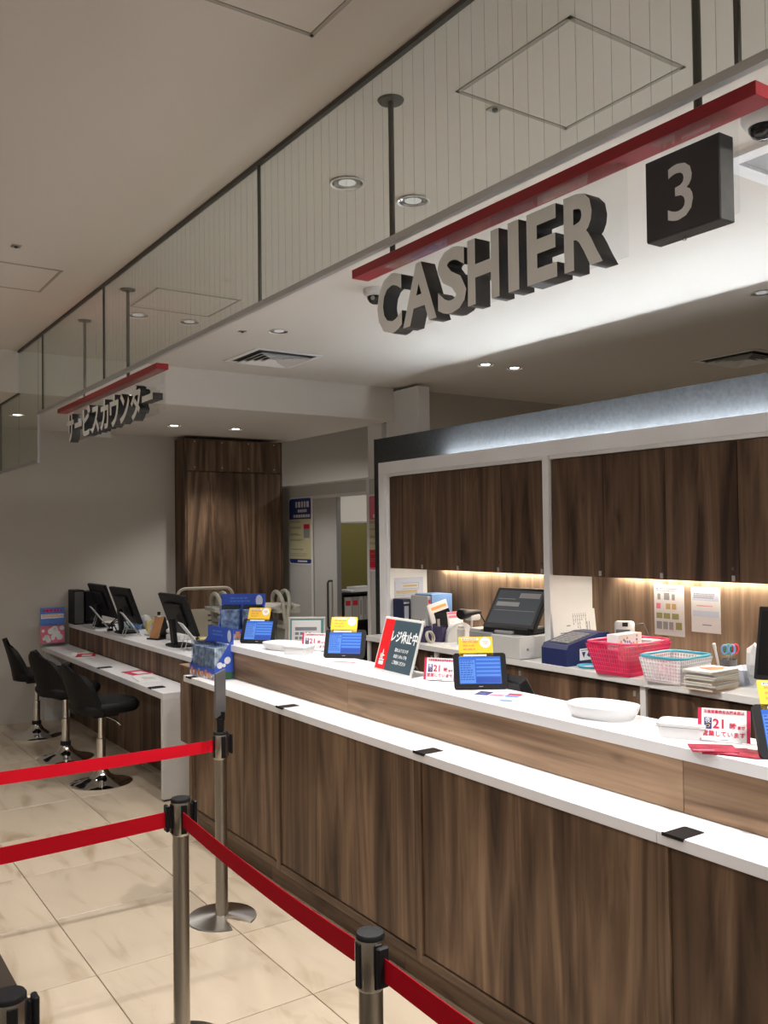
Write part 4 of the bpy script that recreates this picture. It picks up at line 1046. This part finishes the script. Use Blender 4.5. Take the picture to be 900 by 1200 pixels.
t = thing('receipt_holder', 'clear plastic holder with crumpled white receipts', 'holder', (3.745, 2.47, BZ), math.radians(-20))
bm = BM(); loft(bm, [squircle(.075, .075, .0, 24, 6), squircle(.095, .095, .105, 24, 6)], False); obj('pot', bm, 'clear_plastic', t)
bm = BM(); bmesh.ops.create_icosphere(bm, subdivisions=2, radius=.05); rr = random.Random(9)
for v in bm.verts: v.co *= .75 + rr.random() * .4; v.co.x *= .75; v.co.z = v.co.z * 2.1 + .11
obj('receipts', bm, 'paper', t)
t = thing('flat_terminal', 'slim dark terminal with white rim leaning behind the receipts', 'terminal', (3.90, 2.43, BZ + .002), math.radians(-64))
Ml = lean(14); bm = BM(); prism(bm, rrect(.20, .26, .012, 4, -.1, 0), .008, Ml); obj('rim', bm, 'light_grey', t); quads('screen', [(-.09, .09, .012, .248)], 'black_gloss', t, -.0002, Ml)
t = thing('desk_monitor', 'large black monitor on the back counter at the right edge', 'monitor', (3.70, 2.20, BZ), math.radians(-80))
Ml = T(0, -.02, .055) @ lean(14)
bm = BM(); box(bm, -.22, .22, 0, .03, 0, .33, Ml, .004); obj('housing', bm, 'black_plastic', t); quads('screen', [(-.205, .205, .02, .31)], 'black_gloss', t, -.0002, Ml)
bm = BM(); box(bm, -.03, .03, .02, .05, .0, .2, None, .004); obj('neck', bm, 'black_plastic', t); bm = BM(); loft(bm, [squircle(.24, .17, 0, 28, 3), squircle(.24, .17, .01, 28, 3), squircle(.12, .09, .018, 28, 3)]); obj('foot', bm, 'black_plastic', t, True)
t = thing('card_reader', 'white and grey card reader on a holder below the wall cabinet', 'card reader', (3.905, 3.375, 1.061), math.radians(-50))
bm = BM(); box(bm, -.055, .055, -.05, .04, 0, .10, lean(10), .018, 2); obj('body', bm, 'light_grey', t, True); bx('slot_panel', -.045, .03, -.054, -.049, .015, .05, 'grey_plastic', t, .002, lean(10)); bx('screen', -.012, .018, -.054, -.049, .065, .088, 'black_gloss', t, .001, lean(10))
bm = BM(); box(bm, -.025, .025, .02, .085, -.126, .01, None, .004); obj('pillar', bm, 'black_plastic', t)
bm = BM(); tube(bm, [(.055, 0, .08), (.10, .01, .09), (.12, .02, .04), (.15, .02, -.05), (.16, .02, -.122)], .003, 6); obj('cable', bm, 'grey_plastic', t)

# ------------------------------------------------------------------ staff worktop behind the counter
WZ = .845
def pos_back(x, y, deg, label, w=.30, h=.27):
    t = thing('register_monitor', label, 'monitor', (x, y, WZ), math.radians(deg))
    Ml = T(0, -.03, .03) @ lean(30)
    bm = BM(); box(bm, -w / 2, w / 2, 0, .045, 0, h, Ml, .006); obj('housing', bm, 'black_plastic', t)
    bm = BM()
    for k in range(8): box(bm, -w * .3, w * .3, .045, .048, .05 + k * .014, .057 + k * .014, Ml)
    obj('vent', bm, 'grey_plastic', t)
    quads('screen', [(-w * .44, w * .44, .03, h - .025)], 'black_gloss', t, -.0002, Ml)
    bm = BM(); box(bm, -.1, .1, -.04, .16, 0, .04, None, .006); obj('foot', bm, 'black_plastic', t)
    return t
pos_back(2.50, 2.66, 80, 'black register monitor seen from behind at the middle tablet')
pos_back(2.56, 3.50, 80, 'black register monitor seen from behind near the closed sign', .28, .2)
t = thing('desk_phone', 'black handset on the staff worktop behind the coin tray', 'telephone', (2.52, 1.98, WZ), math.radians(-70)); bx('base', -.08, .08, -.05, .05, 0, .05, 'black_plastic', t, .01); bm = BM(); box(bm, -.09, .09, -.025, .02, .05, .085, None, .012, 2); obj('handset', bm, 'black_plastic', t)
t = thing('framed_notice', 'teal edged framed notice at the far end of the staff worktop', 'sign', (2.60, 4.66, WZ), math.radians(-38))
Ml = lean(6); bx('frame', -.11, .11, 0, .012, 0, .33, 'beige_metal', t, .002, Ml); quads('border', [(-.10, .10, .01, .32)], 'teal', t, -.0003, Ml); quads('sheet', [(-.09, .085, .14, .31)], 'paper', t, -.0012, Ml); quads('print', scribble(-.07, .07, .16, .24, 3, .6) + [(-.07, .06, .25, .27)], 'ink_grey', t, -.0020, Ml); quads('base_print', [(-.09, .085, .02, .135)], 'mid_grey', t, -.0012, Ml)
t = thing('small_easel', 'little black wire easel in front of the framed notice', 'easel', (2.60, 4.40, WZ), math.radians(-40))
bm = BM()
for s in (-1, 1): tube(bm, [(s * .05, -.02, 0), (s * .02, .0, .13), (0, .01, .20)], .005, 6)
tube(bm, [(0, .09, 0), (0, .01, .20)], .005, 6); tube(bm, [(-.045, -.03, .05), (.045, -.03, .05)], .005, 6); obj('frame', bm, 'black_plastic', t); bx('plate', -.05, .05, -.028, -.022, .05, .14, 'grey_plastic', t)
# trolley and step ladders standing in the staff area
def hand_cart(x, y, deg, label):
    t = thing('push_cart', label, 'cart', (x, y, 0), math.radians(deg))
    w = .24
    bm = BM(); pts = [(-w, 0, .10), (-w, 0, 1.14)] + [(-w + .07 - .07 * math.cos(a * PI / 12), 0, 1.14 + .07 * math.sin(a * PI / 12)) for a in range(1, 6)] + [(-w + .07, 0, 1.21), (w - .07, 0, 1.21)] + [(w - .07 + .07 * math.sin(a * PI / 12), 0, 1.21 - .07 + .07 * math.cos(a * PI / 12)) for a in range(1, 6)] + [(w, 0, 1.14), (w, 0, .10)]
    tube(bm, pts, .014, 10); obj('handle', bm, 'beige_metal', t, True)
    bm = BM(); box(bm, -w + .012, w - .012, .0, .004, .70, 1.03, None, .001); obj('panel', bm, 'beige_metal', t)
    bm = BM()
    for k in range(6): box(bm, .02, w - .04, -.003, 0, .74 + k * .045, .755 + k * .045)
    obj('slots', bm, 'grey_plastic', t)
    bx('shelf', -w, w, -.28, .30, .66, .70, 'beige_metal', t, .004); bx('platform', -w, w, -.28, .30, .10, .14, 'mid_grey', t, .006)
    for sx in (-1, 1):
        for sy_ in (-.22, .24):
            bm = BM(); cyl(bm, (sx * (w - .03) - .012, sy_, .045), (sx * (w - .03) + .012, sy_, .045), .045, 18); wv = obj('wheel', bm, 'black_plastic', t, True)
            bx('fork', sx * (w - .03) - .016, sx * (w - .03) + .016, sy_ - .012, sy_ + .012, .05, .10, 'steel', wv)
hand_cart(3.10, 7.35, -14, 'cream push cart with a tubular handle behind the counter')
def ladder(x, y, deg, label, w=.17, h=1.25, mat='ladder_grey'):
    t = thing('step_ladder', label, 'step ladder', (x, y, 0), math.radians(deg))
    for yy, lf in ((0, 6), (.05, -8)):
        bm = BM(); top = h
        pts = [(-w, 0, .0), (-w, 0, top - w * .75)] + [(-w * math.cos(a * PI / 12), 0, top - w * .75 + w * .75 * math.sin(a * PI / 12)) for a in range(1, 12)] + [(w, 0, top - w * .75), (w, 0, 0)]
        tube(bm, [Vector(p) for p in pts], .016, 8)
        bmesh.ops.transform(bm, matrix=T(0, yy - .05 if yy == 0 else yy + .13, 0) @ lean(lf), verts=bm.verts)
        obj('rail', bm, mat, t, True)
        if yy == 0:
            for k in range(4):
                bm = BM(); box(bm, -w, w, -.06, .06, .2 + k * .25, .225 + k * .25, T(0, -.02, 0) @ lean(lf)); obj('tread', bm, mat, t)
    bx('platform', -w, w, -.03, .16, 1.072, 1.099, mat, t)
    bx('rear_panel', -w, w, .12, .126, .5, 1.0, mat, t, 0, lean(-5))
ladder(2.86, 6.62, -98, 'grey folding step ladder in front of the cream push cart', .15, 1.22)
ladder(3.19, 6.2, -98, 'grey folding step ladder with papers on top beside the cart', .12, 1.24)
for k, (dx, a) in enumerate(((0, 0), (.02, 9), (-.015, -7))):
    t = thing('paper_stack', ('bottom sheaf of papers lying on the right step ladder', 'middle sheaf of papers lying on the right step ladder', 'top sheaf of papers lying on the right step ladder')[k], 'papers', (3.22 + dx, 6.22, 1.10 + k * .0125), math.radians(a - 20), 'papers on the step ladder'); bx('sheets', -.15, .13, -.1, .1, 0, .012, 'paper_old' if k else 'file_grey', t)
    if k == 0: bx('clip', -.16, -.13, -.02, .02, -.004, .016, 'steel', t)

# ------------------------------------------------------------------ posters on the service wall
def wall_poster(y, z0, w, h, label, head, base, foot, seed):
    t = thing('wall_poster', label, 'poster', (4.4985, y, z0), -PI / 2); rr = random.Random(seed)
    bm = BM(); prism(bm, rrect(w + .03, h + .03, .05, 5, -w / 2 - .015, -.015), .002, T(0, -.002, 0)); obj('edge', bm, 'print_white', t)
    bm = BM(); prism(bm, rrect(w, h, .045, 5, -w / 2, 0), .0012, T(0, -.0034, 0)); obj('sheet', bm, head, t)
    quads('cream_field', [(-w / 2, w / 2, h * .065, h * .68)], base, t, -.0034)
    if foot != head: quads('foot_band', [(-w / 2, w / 2, 0.02, h * .27)], foot, t, -.0041)
    quads('headline', scribble(-w * .2, w * .44, h * .85, h * .95, 1, .9, rr) + scribble(-w * .1, w * .44, h * .78, h * .83, 1, .9, rr) + scribble(-w * .3, w * .44, h * .70, h * .75, 1, .9, rr) + [(-.12 * w, .3 * w, .02 * h, .045 * h)], 'print_white', t, -.0042)
    quads('small_print', scribble(-w * .44, w * .05, h * .62, h * .66, 2, .5, rr) + scribble(-w * .44, w * .1, h * .53, h * .56, 2, .5, rr) + scribble(-w * .44, w * .05, h * .42, h * .46, 2, .5, rr) + scribble(-w * .44, w * .2, h * .34, h * .37, 2, .5, rr) + scribble(-w * .4, w * .3, h * .20, h * .22, 1, .6, rr) + scribble(-w * .45, w * .45, h * .09, h * .15, 2, .25, rr), 'ink_grey', t, -.0044 - .0006)
    if foot == head:
        quads('picture', [(w * .16, w * .42, h * .39, h * .60)], 'mid_grey', t, -.0050); quads('picture_title', [(w * .16, w * .42, h * .53, h * .60)], 'print_red', t, -.0058)
wall_poster(8.16, 1.372, .475, .672, 'tall notice poster with navy head and cream body beside the doorway', 'print_navy', 'cream', 'print_navy', 4)
wall_poster(6.66, 1.34, .42, .672, 'tall poster with pink head and red foot right of the doorway', 'print_pink', 'cream', 'print_red', 9)
# shelf with files seen through the doorway
t = thing('file_shelf', 'low dark shelf with files seen through the doorway', 'shelf', (4.68, 7.62, 0))
bx('side_panel', -.02, 0, 0, .3, 0, 1.06, 'black_plastic', t); bx('side_panel', .62, .64, 0, .3, 0, 1.06, 'black_plastic', t); bx('top_board', -.02, .64, 0, .3, 1.06, 1.08, 'black_plastic', t); bx('shelf_board', 0, .62, 0, .3, .78, .80, 'black_plastic', t); bx('back', 0, .62, .29, .3, 0, 1.06, 'black_plastic', t)
xo = .02
rr = random.Random(8)
for k in range(9):
    w = (.085, .085, .05, .05, .05, .05, .05, .05, .05)[k]
    b = thing('file_folder', ('thick grey file with red tab, first on the doorway shelf' if k == 0 else 'thick grey file with red tab, second on the doorway shelf' if k == 1 else 'plain grey file, ' + ('', '', 'third', 'fourth', 'fifth', 'sixth', 'seventh', 'eighth', 'ninth')[k] + ' from the left on the doorway shelf'), 'file', (4.68 + xo, 7.63, .80), 0, 'files on the doorway shelf')
    bx('cover', 0, w - .004, 0, .24, 0, .235, 'file_grey' if k % 2 else 'light_grey', b, .002)
    bx('label', .012, w - .016, -.001, 0, .15 if k < 2 else .05, .2, 'print_red' if k < 2 else 'mid_grey', b)
    xo += w
t = thing('paper_stack', 'loose white papers on top of the doorway shelf', 'papers', (4.98, 7.77, 1.08), .1); bx('sheets', -.2, .22, -.1, .1, 0, .02, 'paper', t); bx('top_sheet', -.12, .12, -.09, .08, .02, .05, 'white_plastic', t)

# ------------------------------------------------------------------ things on the service desk
SZ, DZ = .87, .677
def back_monitor(x, y, label, deg=90, w=.50, h=.31):
    t = thing('desk_monitor', label, 'monitor', (x, y, SZ), math.radians(deg), 'black monitors on the service counter')
    Ml = T(0, -.055, .09) @ lean(20)
    bm = BM(); box(bm, -w / 2, w / 2, 0, .026, 0, h, Ml, .004); obj('housing', bm, 'black_plastic', t)
    bm = BM(); box(bm, -w * .3, w * .3, .026, .044, h * .2, h * .8, Ml, .01); obj('back_bulge', bm, 'black_plastic', t)
    quads('screen', [(-w / 2 + .012, w / 2 - .012, .014, h - .012)], 'black_gloss', t, -.0002, Ml)
    bm = BM(); box(bm, -.035, .035, -.03, .0, .0, .20, T(0, .055, 0) @ lean(6), .005); obj('neck', bm, 'black_plastic', t)
    bm = BM(); loft(bm, [squircle(.24, .17, 0, 28, 4), squircle(.24, .17, .012, 28, 4), squircle(.2, .13, .018, 28, 4)]); obj('foot', bm, 'black_plastic', t, True)
    return t
back_monitor(2.43, 8.07, 'black monitor back nearest the far wall on the service counter')
back_monitor(2.415, 7.38, 'black monitor back in the middle of the three')
back_monitor(2.425, 6.22, 'black monitor back nearest the camera on the service counter')
t = thing('black_cabinet_box', 'tall black box standing against the far wall, left one', 'box', (2.30, 8.46, SZ)); bx('case', -.05, .04, -.1, .1, 0, .315, 'black_plastic', t, .003); bx('front_panel', -.045, .035, -.103, -.1, .01, .30, 'grey_plastic', t)
t = thing('black_cabinet_box', 'black box beside the far wall, right and tilted one', 'box', (2.415, 8.46, SZ)); bx('case', -.06, .09, -.1, .1, 0, .30, 'black_plastic', t, .003); bx('front_panel', -.055, .085, -.103, -.1, .01, .06, 'black_gloss', t)
def doc_stand(x, y, label, deg):
    t = thing('document_stand', label, 'document stand', (x, y, SZ), math.radians(deg))
    Ml = T(0, .0, .06) @ Matrix.Rotation(math.radians(-38), 4, 'X')
    bx('board', -.08, .08, -.003, .003, .02, .17, 'white_plastic', t, .001, Ml)
    bx('sheet', -.072, .072, -.005, -.003, .03, .165, 'light_grey', t, 0, Ml)
    for s in (-1, 1):
        bm = BM(); tube(bm, [(s * .06, -.04, .004), (s * .06, .05, .13), (s * .06, .09, .004)], .004, 6); obj('leg', bm, 'alu', t)
doc_stand(2.36, 7.85, 'white sloped document stand before the farthest monitor', 80); doc_stand(2.38, 7.08, 'white sloped document stand right of the middle monitor', 80); doc_stand(2.42, 5.92, 'white sloped document stand right of the nearest monitor', 80)
for i, (x, y, sx, sy_, h, m, lb) in enumerate(((2.53, 7.76, .12, .2, .085, 'teal_light', 'pale teal wrapped bundle between the far monitors'), (2.56, 7.58, .09, .14, .09, 'file_blue', 'blue wrapped bundle behind the middle monitor foot'), (2.66, 7.62, .10, .16, .11, 'light_grey', 'white wrapped bundle behind the blue bundle'))):
    bm = BM(); bmesh.ops.create_icosphere(bm, subdivisions=3, radius=1); rr = random.Random(20 + i)
    for v in bm.verts:
        k = 1 + (rr.random() - .5) * .22; v.co = Vector((v.co.x * sx / 2 * k, v.co.y * sy_ / 2 * k, max(v.co.z, -.75) * h / 1.75 * k))
    zmin = min(v.co.z for v in bm.verts)
    tag(obj('wrapped_bundle', bm, m, None, True, (x, y, SZ - zmin)), lb, 'bundle')
t = thing('cable_loop', 'black cables looping at the middle monitor', 'cable', (2.33, 7.30, SZ))
bm = BM()
for k in range(3): tube(bm, [(.0 + k * .02, .30 - k * .05, .006), (.0 + k * .01, .24, .07), (.02, .14, .12 - k * .02), (.06, .06, .10), (.09, .0, .04)], .005, 6)
obj('cables', bm, 'black_plastic', t, True); bx('plug', -.008, .03, .29, .32, 0, .02, 'black_plastic', t)
t = thing('label_printer', 'white desk printer between the two nearer monitors', 'printer', (2.60, 6.98, SZ), math.radians(-85)); bm = BM(); loft(bm, [squircle(.24, .18, 0, 28, 6), squircle(.24, .18, .06, 28, 6), squircle(.18, .12, .11, 28, 5)]); obj('body', bm, 'light_grey', t, True); bx('tray', -.1, .1, -.14, -.09, .004, .012, 'mid_grey', t)
t = thing('yellow_roll', 'yellow tape roll beside a dark bottle behind the middle monitor', 'tape', (2.56, 7.20, SZ + .056), .4); bm = BM(); lathe(bm, [(.03, -.012), (.055, -.012), (.055, .012), (.03, .012), (.03, -.012)], 24, Matrix.Rotation(PI / 2, 4, 'X'), False); obj('roll', bm, 'yellow_dim', t, True)
t = thing('dark_bottle', 'small dark bottle behind the yellow tape roll', 'bottle', (2.64, 7.24, SZ)); bm = BM(); lathe(bm, [(.026, 0), (.026, .10), (.012, .13), (.012, .15), (0, .15)], 16); obj('body', bm, 'binder_navy', t, True); bm = BM(); lathe(bm, [(.014, .148), (.014, .168)], 12); obj('cap', bm, 'black_plastic', t)
t = thing('desk_easel', 'orange faced tent sign with black back on the service counter', 'sign', (2.44, 6.74, SZ), math.radians(-70))
bx('face', -.05, .05, 0, .004, 0, .17, 'cork_orange', t, 0, T(0, -.03, .012) @ lean(20)); bx('rear_leaf', -.06, .06, .0, .006, 0, .18, 'black_plastic', t, .001, T(0, .085, .0) @ lean(-18)); bx('foot', -.06, .06, -.05, .09, 0, .012, 'black_plastic', t)
bm = BM(); cyl(bm, (-.012, .025, .174), (.012, .025, .174), .008, 10); obj('top_clip', bm, 'beige_metal', t)
t = thing('telephone', 'white desk telephone by the nearest monitor', 'telephone', (2.60, 6.62, SZ), math.radians(-70)); bx('base', -.09, .09, -.09, .09, 0, .045, 'light_grey', t, .008); bm = BM(); box(bm, -.085, -.035, -.095, .095, .05, .085, None, .014, 2); obj('handset', bm, 'light_grey', t, True)
t = thing('yellow_packet', 'yellow wrapped packet by the nearest monitor', 'packet', (2.52, 6.02, SZ)); bx('wrap', -.05, .05, -.05, .05, 0, .075, 'yellow_dim', t, .015); bx('band', -.051, .051, -.012, .012, 0, .076, 'grey_plastic', t)
t = thing('black_device', 'small black box with silver edge by the nearest monitor foot', 'device', (2.50, 5.86, SZ)); bx('case', -.06, .06, -.08, .08, 0, .06, 'black_plastic', t, .004); bx('silver_edge', -.064, -.06, -.08, .08, .02, .035, 'alu', t)
for i, (x, y, a, lb) in enumerate(((2.33, 5.68, 20, 'white paper slips lying at the near end of the service counter'), (2.42, 5.62, -15, 'second white paper slip at the near end of the service counter'))):
    t = leaflet('paper_slip', lb, x, y, SZ, a, .15, .1, ['paper', 'ink_grey', 'mid_grey', 'light_grey'])
# lower desk
t = thing('brochure_rack', 'two tier brochure rack with blue and red posters at the far wall', 'brochure rack', (2.085, 8.42, DZ), 0)
bx('back', -.115, .115, .06, .066, 0, .36, 'acrylic', t); bx('tier', -.115, .115, -.02, .06, 0, .006, 'acrylic', t)
for k, (m, n_) in enumerate((('print_pink', 'print_white'), ('print_sky', 'print_white'))):
    z = .03 + k * .165
    s = bx('poster', -.108, .108, .05 - k * .0, .055, z, z + .158, 'print_pink' if not k else 'print_sky', t)
    rr = random.Random(30 + k)
    if k == 0:
        bm = BM()
        for q in range(16): lathe(bm, [(.012 + .02 * rr.random(), 0), (.01, .0006)], 10, T(-.085 + .17 * rr.random(), .0497, z + .025 + .11 * rr.random()) @ Matrix.Rotation(PI / 2, 4, 'X'))
        obj('print', bm, 'print_white', s)
    else:
        quads('print', [(-.1, .1, z + .06, z + .10)], 'print_white', s, .0497); quads('print_title', scribble(-.08, .08, z + .115, z + .145, 1, .8, rr), 'print_red', s, .0490); quads('print_band', scribble(-.09, .09, z + .065, z + .095, 2, .5, rr), 'print_orange', s, .0488)
    bx('front_lip', -.115, .115, .03, .033, z - .025, z + .02, 'acrylic', t)
def booklet(x, y, deg, label, m):
    t = thing('booklet', label, 'booklet', (x, y, DZ), math.radians(deg)); bx('pages', -.105, .105, -.075, .075, 0, .006, 'paper', t); bx('cover', -.106, .106, -.076, .076, .006, .0072, m, t); bx('print', -.08, .04, -.05, .03, .0072, .0076, 'print_white' if m != 'paper' else 'light_grey', t)
booklet(2.15, 7.85, 82, 'white booklet far along the stools desk', 'paper'); booklet(2.14, 7.60, 70, 'red booklet beside the white one on the stools desk', 'print_red'); booklet(2.16, 6.38, 96, 'red booklet in the middle of the stools desk', 'print_crimson'); booklet(2.13, 6.10, 84, 'white form sheet near the end of the stools desk', 'paper')
